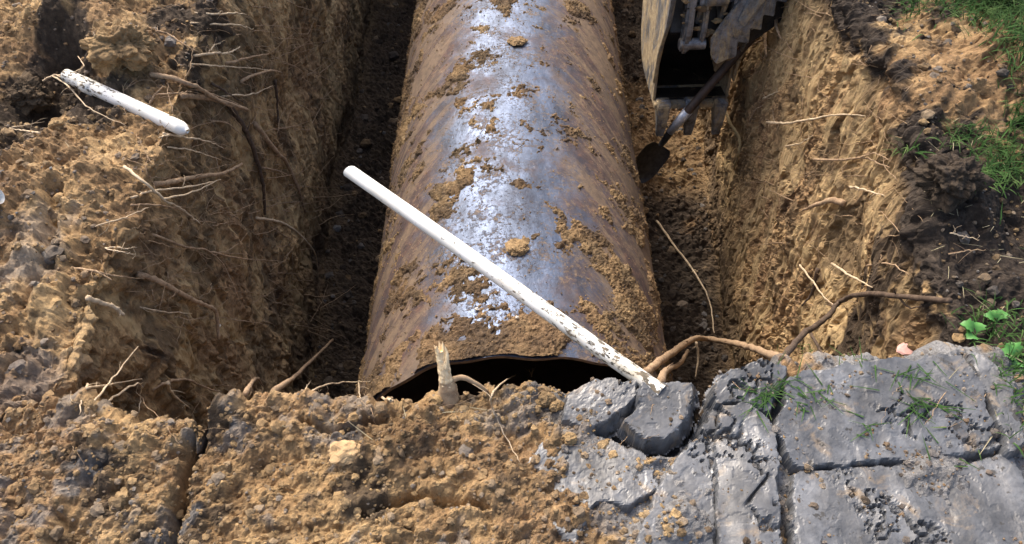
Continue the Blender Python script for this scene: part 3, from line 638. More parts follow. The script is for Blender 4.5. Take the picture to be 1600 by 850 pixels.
# ------------------------------------------------------------------ tubes
def catmull(pts, per=8):
    pts = [np.array(p_, float) for p_ in pts]; pts = [2 * pts[0] - pts[1]] + pts + [2 * pts[-1] - pts[-2]]; out = []
    for i in range(1, len(pts) - 2):
        a, b, c, d = pts[i - 1:i + 3]
        for k in range(per):
            t = k / per; out.append(.5 * ((2 * b) + (c - a) * t + (2 * a - 5 * b + 4 * c - d) * t * t + (3 * b - a - 3 * c + d) * t ** 3))
    out.append(pts[-2]); return np.array(out)
def tube(path, radii, sides=7, cap=True, knob=0.0):
    n = len(path); T_ = np.gradient(path, axis=0); T_ /= np.linalg.norm(T_, axis=1, keepdims=True) + 1e-9
    up = np.array([0, 0, 1.]) if abs(T_[0][2]) < .9 else np.array([1., 0, 0]); V_ = []; 
    for i in range(n):
        s_ = np.cross(T_[i], up); s_ /= np.linalg.norm(s_) + 1e-9; u_ = np.cross(s_, T_[i]); up = u_
        for k in range(sides):
            a = 2 * math.pi * k / sides; r = radii[i] * (1 + knob * random.uniform(-1, 1)); V_.append(path[i] + (math.cos(a) * s_ + math.sin(a) * u_) * r)
    Fc = [(i * sides + k, i * sides + (k + 1) % sides, (i + 1) * sides + (k + 1) % sides, (i + 1) * sides + k) for i in range(n - 1) for k in range(sides)]
    if cap: Fc += [tuple(range(sides))[::-1], tuple((n - 1) * sides + k for k in range(sides))]
    return V_, Fc
def join(parts):
    V_, Fc = [], []
    for v, f in parts: k = len(V_); V_ += list(v); Fc += [tuple(q + k for q in x) for x in f]
    return V_, Fc
def root_path(px, lift0, lift1, rpx, taper=.35, jit=1.0, per=7, bow=0.0):
    n = len(px); W_ = []
    ds = []
    for i, (a, b) in enumerate(px):
        t = i / (n - 1); lift = lift0 + (lift1 - lift0) * t + bow * math.sin(math.pi * t); h_ = hit(a, b); ds.append(((h_ - np.array([0, 0, H])) @ np.array([0, cp, -sp])) - lift)
    ds = np.array(ds)
    # keep the run smooth: a root does not jump with every crumb behind it
    for _ in range(2): ds[1:-1] = np.minimum(ds[1:-1], (ds[:-2] + ds[2:]) / 2 + .02) if n > 2 else ds[1:-1]
    pts = [at_depth(a, b, d) for (a, b), d in zip(px, ds)]
    path = catmull(pts, per); m_ = len(path); path[1:-1] += RNG.normal(0, .0012 * jit, (m_ - 2, 3))
    dmean = ds.mean(); r0 = rpx / F * dmean; rad = [r0 * (1 - (1 - taper) * (i / (m_ - 1)) ** 1.3) for i in range(m_)]
    return path, rad
ROOTGROUP = 'roots sticking out of the dug soil'
def root(branches, mat, label, group=ROOTGROUP):
    parts = []; org = None; main = None
    for br in branches:
        path, rad = root_path(**br)
        if org is None: org = path[0].copy(); main = path; m0 = rad
        elif br.get('px'):                                       # graft a side root onto the main one
            k = np.argmin(np.linalg.norm(main - path[0], axis=1))
            if np.linalg.norm(main[k] - path[0]) < .10: path = path + (main[k] - path[0]) * np.linspace(1, .0, len(path))[:, None]
        parts.append(tube(path - org, rad, 7, True, .13))
        # hair roots
        for _ in range(random.randint(1, 4)):
            i = random.randrange(1, len(path) - 2); d = RNG.normal(size=3); d /= np.linalg.norm(d); L_ = random.uniform(.015, .05)
            hp = catmull([path[i], path[i] + d * L_ * .5 + RNG.normal(0, .004, 3), path[i] + d * L_ + RNG.normal(0, .008, 3)], 3)
            parts.append(tube(hp - org, list(np.linspace(rad[i] * .4, .0005, len(hp))), 4, True))
    V_, Fc = join(parts); o = mesh_obj('root', V_, Fc, mat, smooth=True); o.location = org
    tag(o, label, 'root', group); return o
def b(px, r, l0=-.01, l1=.06, **k): return dict(px=px, rpx=r, lift0=l0, lift1=l1, **k)
PL, BR, DK, YL = M_ROOT_P, M_ROOT_B, M_ROOT_D, M_ROOT_Y
root([b([(236, 117), (262, 120), (300, 133), (335, 152), (362, 166), (382, 172)], 4.2, .01, .09, taper=.5), b([(300, 133), (340, 150), (385, 168)], 2, .04, .10)], BR, 'thick pale brown root just right of the white pipe stub, upper of a pair')
root([b([(283, 150), (320, 152), (360, 162), (386, 171)], 4.4, .01, .10, taper=.5)], BR, 'thick short root just right of the white pipe stub, lower of a pair')
root([b([(300, 21), (340, 22), (365, 20), (385, 23)], 1.8)], PL, 'topmost thin level root on the upper left wall')
root([b([(298, 36), (340, 38), (372, 39), (396, 45)], 1.6)], PL, 'thin level root second from the top on the left wall')
root([b([(225, 48), (260, 52), (285, 68), (310, 82)], 1.8), b([(228, 50), (218, 60)], 1.)], BR, 'thin root bending down from the big ochre clod')
root([b([(290, 90), (335, 83), (358, 82), (375, 73)], 2.2), b([(320, 82), (333, 70), (345, 67)], 1.2)], PL, 'pale forked root with a short upper twig on the upper left wall')
root([b([(352, 100), (382, 92), (420, 84)], 2.4, .0, .08)], BR, 'straight brown root pointing up right above the forked pair')
root([b([(340, 152), (365, 149), (395, 147), (426, 134)], 1.8, .0, .1)], PL, 'wavy thin root ending at the wall groove right of the thick pair')
root([b([(375, 128), (395, 118), (425, 110), (440, 113)], 2.6, .0, .06)], BR, 'curved brown root lying against the wall above the wavy thin one')
root([b([(300, 100), (350, 104), (400, 107), (436, 112)], 1.3, .0, .05)], PL, 'hair thin pale root above the curved brown one')
root([b([(240, 288), (275, 283), (315, 275), (350, 270), (378, 256)], 4.0, .0, .11, taper=.6)], BR, 'thick straight root in the middle of the left wall pointing right')
root([b([(194, 260), (225, 284), (255, 310), (288, 330), (313, 350)], 2.5, .02, .08), b([(255, 310), (300, 300), (345, 280)], 1.6, .05, .09)], PL, 'pale root running down right with a fork, below the thick straight root')
root([b([(205, 309), (240, 298), (300, 291), (345, 281)], 2.0, .01, .07)], PL, 'thin root crossing the pale forked one on the left wall')
root([b([(205, 320), (240, 320), (280, 328), (310, 345)], 1.6, .01, .06)], BR, 'small brown root lowest of the cluster in the middle of the left wall')
root([b([(255, 208), (290, 215), (325, 221), (350, 232)], 2.0, .02, .07), b([(258, 208), (248, 215)], 2)], PL, 'pale curved root just below the tip of the white pipe stub')
root([b([(262, 230), (300, 235), (345, 250)], 1.4, .01, .06)], PL, 'hair thin root under the tip of the white pipe stub')
root([b([(325, 188), (355, 193), (382, 215)], 1.8)], BR, 'short arching root above the long dark hanging root')
root([b([(358, 165), (382, 200), (398, 240), (411, 290), (414, 335)], 4.4, .015, .02, taper=.5)], DK, 'long dark root hanging down the left wall, left of a pair')
root([b([(398, 193), (430, 236), (448, 255), (468, 300), (477, 332)], 4.0, .015, .03, taper=.45), b([(410, 262), (435, 267), (456, 277)], 1.6, .02, .06)], BR, 'long brown root hanging down the left wall, right of a pair')
root([b([(430, 125), (434, 170), (436, 215)], 2.4, .01, .01)], DK, 'dark root pressed into the groove high on the left wall')
root([b([(400, 340), (440, 348), (470, 368), (492, 395), (497, 424)], 2.2, .0, .08)], PL, 'thin pale root curving down at the right part of the left wall')
root([b([(214, 428), (250, 440), (290, 463), (325, 478), (338, 490), (341, 530)], 4.4, .01, .05, taper=.6)], BR, 'thick brown root bending sharply down beside the white pebble')
root([b([(136, 465), (160, 474), (178, 480), (193, 492)], 4.2, .02, .06, taper=.7)], PL, 'short thick whitish root piece on the lower left wall')
root([b([(238, 366), (290, 385), (325, 392), (350, 415), (372, 465)], 2.0, .0, .08), b([(325, 392), (380, 404), (436, 408)], 1.3, .03, .10)], BR, 'forked thin root left of the curving pale one')
root([b([(210, 478), (250, 486), (300, 490)], 1.4)], PL, 'hair thin root below the thick bending brown root')
root([b([(112, 418), (150, 424), (175, 438)], 2.2), b([(150, 424), (190, 432), (226, 436)], 1.4)], BR, 'small forked root above the short whitish root piece')
root([b([(150, 354), (190, 341), (232, 324)], 1.3, .01, .07)], PL, 'hair thin straight root on the far left slope')
root([b([(160, 387), (190, 388), (214, 387)], 1.2), b([(155, 397), (185, 398), (212, 397)], 1.1)], PL, 'pair of tiny level rootlets on the left slope')
root([b([(62, 128), (85, 118), (104, 117), (130, 105), (122, 88)], 1.9, .05, .09), b([(104, 117), (130, 130), (133, 120)], 1.2, .06, .06), b([(85, 122), (110, 138), (140, 170), (196, 196)], 1.5, .05, .03)], PL, 'tangle of thin roots where the white pipe stub leaves the dark hollow')
root([b([(62, 208), (40, 205), (15, 200)], 1.7, .02, .04), b([(40, 205), (70, 190)], 1)], PL, 'thin root over the dark hollow at the far left edge')
root([b([(145, 75), (148, 52), (143, 45)], 1.5, .02, .04)], PL, 'tiny hooked rootlet at the left side of the big ochre clod')
root([b([(232, 165), (245, 145), (255, 135)], 2.4, .0, .05), b([(245, 150), (275, 147), (300, 143)], 1.5, .03, .07)], BR, 'forked root standing behind the white pipe stub')
root([b([(330, 130), (355, 145), (380, 160)], 2.2, .01, .05)], DK, 'dark root behind the thick pair right of the pipe stub')
# along the near bank
root([b([(141, 636), (175, 592), (216, 541)], 1.9, .0, .14)], PL, 'long straight twig leaning up right at the lower left')
root([b([(146, 650), (178, 620), (218, 599), (220, 620), (217, 645)], 2.0, .0, .06)], PL, 'bent twig folding down like a hook on the lower left bank')
root([b([(135, 607), (175, 600), (222, 592)], 1.9, .04, .08)], PL, 'level twig crossing the long straight one')
root([b([(137, 600), (129, 618), (124, 648)], 2.0, .05, .02)], PL, 'short upright twig left of the crossing twigs')
root([b([(262, 598), (270, 616), (297, 638)], 2.8, .08, .01)], PL, 'short pale knobbly twig right of the crossing twigs')
root([b([(238, 610), (262, 597), (292, 593), (318, 604), (345, 612)], 2.8, .0, .03)], BR, 'brown root arching behind the pale knobbly twig')
root([b([(428, 611), (460, 588), (490, 560), (520, 531)], 3.2, .0, .16, taper=.8)], BR, 'smooth brown twig leaning over the trench left of the tank mouth')
root([b([(472, 620), (505, 603), (540, 597), (578, 596)], 1.8, .0, .06), b([(560, 597), (562, 615), (565, 628)], 1.2, .05, .01), b([(478, 617), (483, 600), (488, 592)], 1.2, .0, .06)], PL, 'thin branching twig across the gap just left of the tank mouth')
root([b([(383, 616), (395, 596), (403, 592), (412, 603)], 3.4, .0, .02)], BR, 'stubby crooked root end on the bank below the left wall')
root([b([(592, 620), (605, 624), (615, 628)], 2.2, .0, .04)], PL, 'tiny pale rootlet at the left corner of the tank mouth')
root([b([(806, 585), (775, 606), (770, 640), (795, 690), (812, 722)], 1.4, .03, .005)], PL, 'hair thin root trailing down the middle of the near bank')
root([b([(830, 590), (833, 575)], 1.3, .0, .04), b([(832, 585), (826, 577)], 1)], BR, 'tiny twig standing on the bank rim before the dark mouth')
# right side
root([b([(1010, 582), (1035, 562), (1062, 543), (1085, 529), (1110, 530), (1150, 537), (1190, 549), (1226, 563)], 6.2, .05, .0, taper=.8, bow=.16), b([(1032, 596), (1042, 578), (1062, 568), (1075, 548)], 4.6, .0, .12, taper=.8)], BR, 'thick arching root spanning from the pipe end to the right wall')
root([b([(1088, 534), (1091, 560), (1086, 592)], 2.4, .17, .01)], PL, 'thin pale rootlet hanging from the thick arching root')
root([b([(1026, 345), (1055, 385), (1085, 425), (1108, 470), (1116, 520)], 1.9, .02, .1)], PL, 'long thin root hanging across the gap right of the tank')
root([b([(1222, 562), (1255, 522), (1290, 498), (1312, 472), (1345, 460), (1400, 462), (1485, 470)], 5.0, .02, .03, taper=.8), b([(1265, 518), (1280, 545), (1290, 560)], 3, .02, .02), b([(1400, 462), (1420, 480), (1440, 478)], 2, .03, .03)], DK, 'long dark root bending across the foot of the right wall')
root([b([(1278, 420), (1270, 455), (1253, 478)], 3.4, .01, .02)], DK, 'short curved dark root above the long bending root')
root([b([(1320, 318), (1300, 313), (1275, 320), (1254, 329)], 5.5, .0, .09, taper=.3)], BR, 'thick pointed root stub poking from the right wall')
root([b([(1198, 191), (1230, 192), (1270, 186), (1310, 179), (1352, 181)], 2.2, .09, .0), b([(1200, 187), (1230, 190), (1262, 187)], 1.4, .1, .03)], PL, 'long pale root sticking out level from the upper right wall')
root([b([(1272, 249), (1310, 250), (1350, 247), (1390, 262)], 2.2, .03, .02), b([(1350, 247), (1370, 240), (1392, 252)], 1.4, .03, .02)], BR, 'reddish forked root below the long pale root on the right wall')
root([b([(1228, 228), (1250, 224), (1270, 212)], 1.5)], PL, 'tiny root left of the reddish forked root')
root([b([(1328, 292), (1350, 296), (1382, 306)], 2.0, .04, .01)], PL, 'small pale root above right of the pointed stub')
root([b([(1300, 412), (1328, 430), (1363, 449)], 2.3, .06, .01)], PL, 'pale straight root on the right wall above the long dark one')
root([b([(1250, 414), (1270, 440), (1290, 466), (1312, 483)], 1.8, .01, .05)], PL, 'thin pale root sloping down beside the short curved dark root')
root([b([(1355, 415), (1390, 412), (1420, 430)], 2.0, .01, .02)], BR, 'thin arching root right of the pale straight one')
root([b([(1128, 70), (1122, 110), (1127, 150), (1140, 190), (1155, 216), (1154, 240), (1147, 265)], 3.0, .25, .02, taper=.6)], YL, 'long yellowish root hanging beside the excavator bucket')
root([b([(1195, 52), (1196, 72), (1197, 88)], 2.6, .0, .10, taper=.6), b([(1192, 60), (1180, 66), (1174, 72)], 1.6, .04, .1)], BR, 'short forked root hanging near the top right of the bucket')
root([b([(1212, 28), (1214, 45), (1220, 60)], 3.2, .02, .05)], BR, 'stubby root at the brink right of the bucket')
root([b([(1192, 155), (1205, 148), (1215, 143)], 1.8, .06, .0)], PL, 'tiny root pair low on the wall right of the bucket')
root([b([(1172, 190), (1180, 172), (1192, 165)], 1.6, .05, .0)], BR, 'small hooked root under the tiny root right of the bucket')
root([b([(1484, 364), (1510, 370), (1530, 375)], 1.2, .03, .05)], PL, 'white straw on the black soil at the right')
root([b([(1482, 397), (1510, 392), (1540, 390)], 1.4, .03, .04)], BR, 'bent brown straw on the black soil at the right')

# fine hair roots nobody could count
hp_ = []
for _ in range(480):
    if random.random() < .70: cx_, cy_ = random.uniform(190, 500), random.uniform(0, 520)
    elif random.random() < .7: cx_, cy_ = random.uniform(1180, 1450), random.uniform(0, 500)
    else: cx_, cy_ = random.uniform(0, 1560), random.uniform(600, 700)
    a = random.gauss(.15 if cx_ < 700 else 2.9, .7); L_ = random.uniform(14, 75)
    k = [(cx_, cy_), (cx_ + math.cos(a) * L_ * .5 + random.gauss(0, 3), cy_ + math.sin(a) * L_ * .5 + random.gauss(0, 3)), (cx_ + math.cos(a) * L_, cy_ + math.sin(a) * L_ + random.gauss(0, 5))]
    path, rad = root_path(k, 0, random.uniform(.0, .05), random.uniform(.3, .85), .4, 1.6, 4)
    hp_.append(tube(path, rad, 4))
V_, Fc = join(hp_); tag(mesh_obj('hair_roots', V_, Fc, BR, smooth=True), 'fine hair roots sticking out all over the dug soil', 'roots', kind='stuff')

# ------------------------------------------------------------------ white pipes
def pipe_between(name, A_, B_, r, label, mudf, bevel=0.0, nose=False):
    A_, B_ = np.array(A_), np.array(B_); d = B_ - A_; L_ = np.linalg.norm(d); root_ = empty(name, A_); root_.rotation_euler = Vector(d).to_track_quat('Z', 'Y').to_euler()
    tag(root_, label, 'pipe'); n = 90; s_ = 28; V_, mud = [], []
    def ringz(z, rr_, hv):
        for k in range(s_):
            a = 2 * math.pi * k / s_; x = math.cos(a); y = math.sin(a); V_.append((x * rr_, y * rr_ + .0025 * math.sin(z * 5), z + hv * x)); mud.append(mudf(z / L_))
    for i in range(n + 1): ringz(L_ * i / n, r, bevel if i == 0 else 0)
    Fc = [(i * s_ + k, i * s_ + (k + 1) % s_, (i + 1) * s_ + (k + 1) % s_, (i + 1) * s_ + k) for i in range(n) for k in range(s_)]
    mesh_obj('pipe_wall', V_, Fc, M_PIPE, root_, True, attrs=dict(mud=mud))
    if nose:
        V_, mud = [], []
        for z, f_ in ((.0, 1.), (-.012, .86), (-.024, .55), (-.030, .30)): ringz(z, r * f_, 0)
        mesh_obj('closed_end', V_, [(i * s_ + (k + 1) % s_, i * s_ + k, (i + 1) * s_ + k, (i + 1) * s_ + (k + 1) % s_) for i in range(3) for k in range(s_)] + [tuple(3 * s_ + k for k in range(s_))], M_PIPE, root_, True, attrs=dict(mud=[0.] * len(V_)))
        return root_
    V_, mud = [], []; ri = r * .80
    for z in (0., .004, L_ * .5, L_): ringz(z, ri if z else r, bevel if z < .01 else 0)
    Fc = [(i * s_ + (k + 1) % s_, i * s_ + k, (i + 1) * s_ + k, (i + 1) * s_ + (k + 1) % s_) for i in range(3) for k in range(s_)]
    mesh_obj('bore', V_, Fc, M_PIPE, root_, True, attrs=dict(mud=[.0] * len(V_)))
    return root_
pA = at_depth(547, 268, 2.30); pB = at_z(1034, 613, .040); pB2 = pB + (pB - pA) * .10
r_ = pipe_between('long_pipe', pA, pB, .0198, 'long white plastic pipe jutting from the near bank out over the tank', lambda t: .02 + .13 * ss(.35, .95, t), .006)
e0 = hit(282, 200, .07)
_d = float((e0 - np.array([0, 0, H])) @ np.array([0, cp, -sp])); e1 = at_depth(104, 119, _d + .135)
for _t in np.linspace(.1, .9, 9):
    _q = e0 + (e1 - e0) * _t; _dq = float((_q - np.array([0, 0, H])) @ np.array([0, cp, -sp]))
r2 = pipe_between('pipe_stub', e0, e1, .0235, 'short cut white pipe stub poking from the dark hollow at the upper left', lambda t: .0 + .15 * ss(.2, .95, t), 0, True)
col_ = []
for z in (.0, .05): pass
# the coupling sleeve on the stub
L_ = float(np.linalg.norm(e1 - e0)); V_ = []; prof_ = [(.0236, -.001), (.0262, 0), (.0262, .05), (.0236, .052)]
for rr_, z in prof_: V_ += [(math.cos(2 * math.pi * k / 28) * rr_, math.sin(2 * math.pi * k / 28) * rr_, L_ * .74 + z) for k in range(28)]
mesh_obj('coupling_sleeve', V_, [(i * 28 + k, i * 28 + (k + 1) % 28, (i + 1) * 28 + (k + 1) % 28, (i + 1) * 28 + k) for i in range(3) for k in range(28)], M_PIPE, r2, True, attrs=dict(mud=[.14] * len(V_)))
e2 = hit(2, 315); r3 = pipe_between('pipe_piece', hit(-3, 306, .03), hit(-60, 330, .02), .022, 'white pipe end just entering the photo at the far left edge', lambda t: 0., .004)

# ------------------------------------------------------------------ broken stump on the bank
st = empty('broken_stump', hit(697, 618)); tag(st, 'pale broken root stump standing on the bank before the tank mouth', 'stump')
def loc(px, py, dd=0): 
    base = hit(697, 618); dep = (base - np.array([0, 0, H])) @ np.array([0, cp, -sp]); return at_depth(px, py, dep - dd) - base
pth = catmull([loc(700, 632), loc(700, 608, .02), loc(696, 590, .035), loc(692, 566, .045), loc(687, 545, .055)], 8); rd = list(np.interp(np.linspace(0, 1, len(pth)), [0, .25, .5, 1], [.024, .021, .015, .0115]))
V_, Fc = tube(pth, rd, 14, False, .08); V_ = np.array(V_)
for k in range(14):                                  # torn, splintered top
    V_[-14 + k] += (pth[-1] - pth[-3]) / np.linalg.norm(pth[-1] - pth[-3]) * (.026 * (random.random() ** 1.5) - .008)
c_ = V_[-14:].mean(0) - np.array([0, 0, .012]); V_ = np.concatenate([V_, [c_]]); Fc += [(len(V_) - 15 + k, len(V_) - 15 + (k + 1) % 14, len(V_) - 1) for k in range(14)]
mesh_obj('wood', V_, Fc, M_WOOD, st)
v_, f_ = tube(catmull([loc(700, 634), loc(700, 610, .02), loc(697, 594, .033)], 6), [.027, .026, .025, .024, .024, .023, .022, .022, .021, .020, .019, .0175, .0165], 14, False, .07); mesh_obj('bark', v_, f_, M_BARK, st, True)
v_, f_ = tube(catmull([loc(700, 596, .03), loc(722, 590, .03), loc(745, 600, .02), (loc(762, 612, .0))], 6), list(np.linspace(.0075, .004, 19)), 8, True, .1); mesh_obj('side_root', v_, f_, M_BARK, st, True)
for k, (a_, b_, c_) in enumerate([((696, 575), (699, 556), (696, 542)), ((690, 560), (684, 548), (682, 541))]):
    v_, f_ = tube(catmull([loc(*a_, .055), loc(*b_, .062), loc(*c_, .066)], 4), list(np.linspace(.007, .001, 9)), 6, True, .15); mesh_obj('splinter', v_, f_, M_WOOD, st)

# ------------------------------------------------------------------ excavator bucket on its arm
def plate(outline, x0, x1, bev=.004):
    """outline in (y, z); a plate between x0 and x1 with softened edges"""
    import bmesh
    bm = bmesh.new(); a = [bm.verts.new((x0, y, z)) for y, z in outline]; f = bm.faces.new(a); r = bmesh.ops.extrude_face_region(bm, geom=[f])
    for v in r['geom']:
        if isinstance(v, bmesh.types.BMVert): v.co.x = x1
    bmesh.ops.recalc_face_normals(bm, faces=bm.faces)
    if bev: bmesh.ops.bevel(bm, geom=[e for e in bm.edges if e.calc_face_angle(0) > .5], offset=bev, segments=2, affect='EDGES')
    V_ = [v.co[:] for v in bm.verts]; bm.verts.index_update(); Fc = [tuple(v.index for v in f_.verts) for f_ in bm.faces]; bm.free(); return V_, Fc
def cyl(p0, p1, r, n=20, r2=None):
    p0, p1 = np.array(p0, float), np.array(p1, float); return tube(np.array([p0, p0 * .98 + p1 * .02, p0 * .02 + p1 * .98, p1]), [r * .9, r, r2 or r, (r2 or r) * .9], n)
EX = empty('excavator', (.935, 3.42, -.965)); EX.rotation_euler = (0, 0, math.radians(3))
tag(EX, 'excavator reaching down with a muddy three toothed bucket between tank and right wall', 'excavator')
W = .185
back = [(.30 + .26 * math.cos(t), .40 + .40 * math.sin(t)) for t in np.linspace(-1.45, 1.2, 14)]
outline = [(.02, .02), (.14, .0)] + back + [(.30, .84), (.10, .86), (.0, .80), (-.06, .66), (-.05, .52), (.02, .36), (.05, .20)]
bs = [(.02, .02), (.14, .0)] + back + [(.30, .84)]; V_ = []; nb_ = len(bs)
for y, z in bs: V_ += [(-W, y, z), (W, y, z)]
for y, z in bs:
    c0 = np.array([.25, .42]); d = np.array([y, z]) - c0; d = d / np.linalg.norm(d) * .012; V_ += [(-W, y - d[0], z - d[1]), (W, y - d[0], z - d[1])]
Fc = [(2 * i, 2 * i + 2, 2 * i + 3, 2 * i + 1) for i in range(nb_ - 1)] + [(2 * nb_ + 2 * i, 2 * nb_ + 2 * i + 1, 2 * nb_ + 2 * i + 3, 2 * nb_ + 2 * i + 2) for i in range(nb_ - 1)]
BK = mesh_obj('bucket', V_, Fc, M_BINNER, EX, True)
# the side plate is one sheet outside, the bucket inside is coloured dark for its shade
mesh_obj('side_plate', *plate(outline, -W - .014, -W), M_BUCKET, BK); mesh_obj('side_plate', *plate(outline, W, W + .014), M_BUCKET, BK)
cut_ = [(-.065, .50), (-.08, .66), (-.02, .82), (.05, .80), (.01, .66), (.01, .52), (.07, .30), (.07, .15), (.02, .12), (.01, .30)]
mesh_obj('side_cutter', *plate(cut_, -W - .028, -W - .012), M_BUCKET, BK); mesh_obj('side_cutter', *plate(cut_, W + .012, W + .028), M_BUCKET, BK)
mesh_obj('top_plate', *plate([(-.03, .44), (.0, .47), (.10, .60), (.30, .70), (.30, .72), (.09, .625), (-.02, .49), (-.045, .46)], -W + .001, W - .001, .003), M_BINNER, BK)
mesh_obj('cutting_edge', *plate([(-.02, -.01), (.16, -.012), (.16, .012), (-.02, .02)], -W - .01, W + .01, .004), M_BUCKET, BK)
for x in (-.15, 0., .15):
    tv_, tf_ = plate([(.03, .03), (.05, -.02), (.0, -.09), (-.035, -.165), (-.055, -.165), (-.06, -.08), (-.045, .02), (-.02, .045)], -.036, .036, .006); tv_ = [(v[0] * (.55 + .45 * (v[2] + .165) / .2) + x, v[1], v[2]) for v in tv_]
    mesh_obj('tooth', tv_, tf_, M_LINK, BK)
for x in (-.118, -.078, .03, .08):
    ear = [(-.05, .50), (.10, .62), (.26, .70), (.36, .80), (.30, .90), (.16, .84), (.10, .80), (.02, .78), (-.06, .72), (-.085, .62)]
    mesh_obj('hanger_ear', *plate(ear, x, x + .024, .006), M_LINK, BK)
for y, z in ((-.03, .63), (.26, .79)): mesh_obj('pin', *cyl((-.14, y, z), (.13, y, z), .026), M_LINK, BK)
def soil_in_bucket():
    v, f = clod_shape(IC4, 5, .3); v = v * np.array([.07, .10, .20]) + np.array([W - .045, .12, .30]); mesh_obj('packed_soil', v, f, M_SOIL, BK, attrs=dict(dark=np.full(len(v), .1), grey=np.zeros(len(v)), pale=np.full(len(v), .3)))
soil_in_bucket()
for _k in range(30):
    v, f = clod_shape(IC2, 40 + _k, .4); _x = random.uniform(-.14, .12); _z = random.uniform(.44, .74); v = v * random.uniform(.010, .026) * np.array([1.3, .6, .8]) + np.array([_x, -.07 - random.uniform(0, .03) + .1 * (_z - .44), _z]); mesh_obj('packed_soil', v, f, M_SOIL, BK, attrs=dict(dark=np.full(len(v), random.choice([.1, .4, .7])), grey=np.zeros(len(v)), pale=np.full(len(v), .2)))
ARM = mesh_obj('dipper_arm', *plate([(.24, .88), (.36, .88), (.50, 1.3), (.75, 2.6), (1.1, 4.2), (.85, 4.2), (.45, 2.6), (.22, 1.2)], -.06, .06, .015), simple('arm_paint', [(.3, (.30, .19, .03)), (.7, (.50, .34, .06))], 10, .5), EX)
lk = [(-.10, .38), (-.075, .36), (-.045, .39), (-.02, .50), (.0, .62), (.02, .80), (.0, .92), (-.05, .92), (-.07, .74), (-.09, .60), (-.115, .48)]
mesh_obj('link_plate', *plate(lk, -.135, -.095, .010), M_LINK, ARM); mesh_obj('link_plate', *plate([(y, z + .02) for y, z in lk], -.055, -.03, .008), M_LINK, ARM)
mesh_obj('link_bushing', *cyl((-.145, -.085, .42), (-.02, -.085, .42), .028), M_LINK, ARM)
mesh_obj('link_bushing', *cyl((-.145, -.06, .60), (-.02, -.06, .60), .02), M_IRON, ARM)
mesh_obj('knuckle', *cyl((-.055, -.075, .655), (.045, -.075, .655), .040), M_LINK, ARM)
mesh_obj('knuckle', *cyl((-.11, -.06, .72), (-.05, -.06, .72), .034), M_LINK, ARM)
mesh_obj('cylinder_rod', *cyl((.01, -.06, .66), (.02, .12, 1.5), .024), simple('polished_rod', [(.3, (.25, .26, .28)), (.7, (.5, .52, .55))], 30, .3, .9), ARM)
mesh_obj('cylinder_barrel', *cyl((.02, -.03, .80), (.03, .34, 2.4), .045), M_IRON, ARM)
for x in (-.10, -.045, .09): mesh_obj('tie_bar', *plate([(-.06, .66), (-.02, .64), (.16, 1.5), (.12, 1.52)], x, x + .03, .006), M_LINK, ARM)
def face_plate(outl, y0, y1, lean=0.0):
    V_, Fc = plate([(a, b) for a, b in outl], y0, y1, .004); return [(v[1], v[0] + lean * (v[2] - .42), v[2]) for v in V_], Fc
# saw-toothed plate running up to the right: (x, z) outline
lo = [(.03, .355), (.075, .375)]
for i in range(5):
    x0, z0_ = .10 + .050 * i, .40 + .060 * i; lo += [(x0 + .020, z0_ - .012), (x0 + .018, z0_ + .058)]
lo += [(.37, .70), (.43, .73), (.45, .82), (.40, .92), (.28, .98), (.17, .95), (.13, .78), (.10, .64), (.03, .54), (-.01, .47), (.0, .39)]
mesh_obj('serrated_plate', *face_plate(lo, -.15, -.128, .25), M_LINK, ARM)
mesh_obj('stiffener', *face_plate([(.10, .56), (.13, .535), (.22, .665), (.25, .76), (.21, .78), (.15, .70)], -.17, -.149, .25), M_BUCKET, ARM)
mesh_obj('edge_bar', *cyl((.38, -.07, .70), (.66, .0, .84), .011), M_LINK, ARM)
mesh_obj('shade_plate', *face_plate([(.10, .36), (.24, .42), (.42, .56), (.62, .68), (.68, .84), (.68, 1.1), (.20, 1.0), (.05, .60)], -.06, -.045, .2), M_IRON, ARM)  # dark plate added where shadow falls on wall and soil

# ------------------------------------------------------------------ spade leaning behind the tank
g0 = at_depth(1022, 262, 4.45); g1 = at_depth(1036, 222, 4.30); g2 = at_depth(1047, 206, 4.24); g3 = at_depth(1071, 178, 4.12); g4 = at_depth(1138, 100, 4.02); g5 = at_depth(1176, 58, 3.95)
spd = empty('spade', g0); tag(spd, 'spade with dark handle, silver ferrule and black blade standing between tank and bucket', 'spade')
def rel(*a): return [np.array(x) - g0 for x in a]
ax = (g5 - g1) / np.linalg.norm(g5 - g1)
v_, f_ = tube(catmull(rel(g3, g4, g5), 6), [.023] * 13, 14); mesh_obj('handle', v_, f_, M_HANDLE, spd, True)
v_, f_ = tube(np.array(rel(g2, g3 + ax * .02)), [.022, .0265], 14); mesh_obj('ferrule', v_, f_, M_FERRULE, spd, True)
v_, f_ = tube(catmull(rel(g1 - ax * .03, g1, g2 + ax * .01), 5), list(np.linspace(.014, .021, 11)), 12); mesh_obj('socket', v_, f_, M_IRON, spd, True)
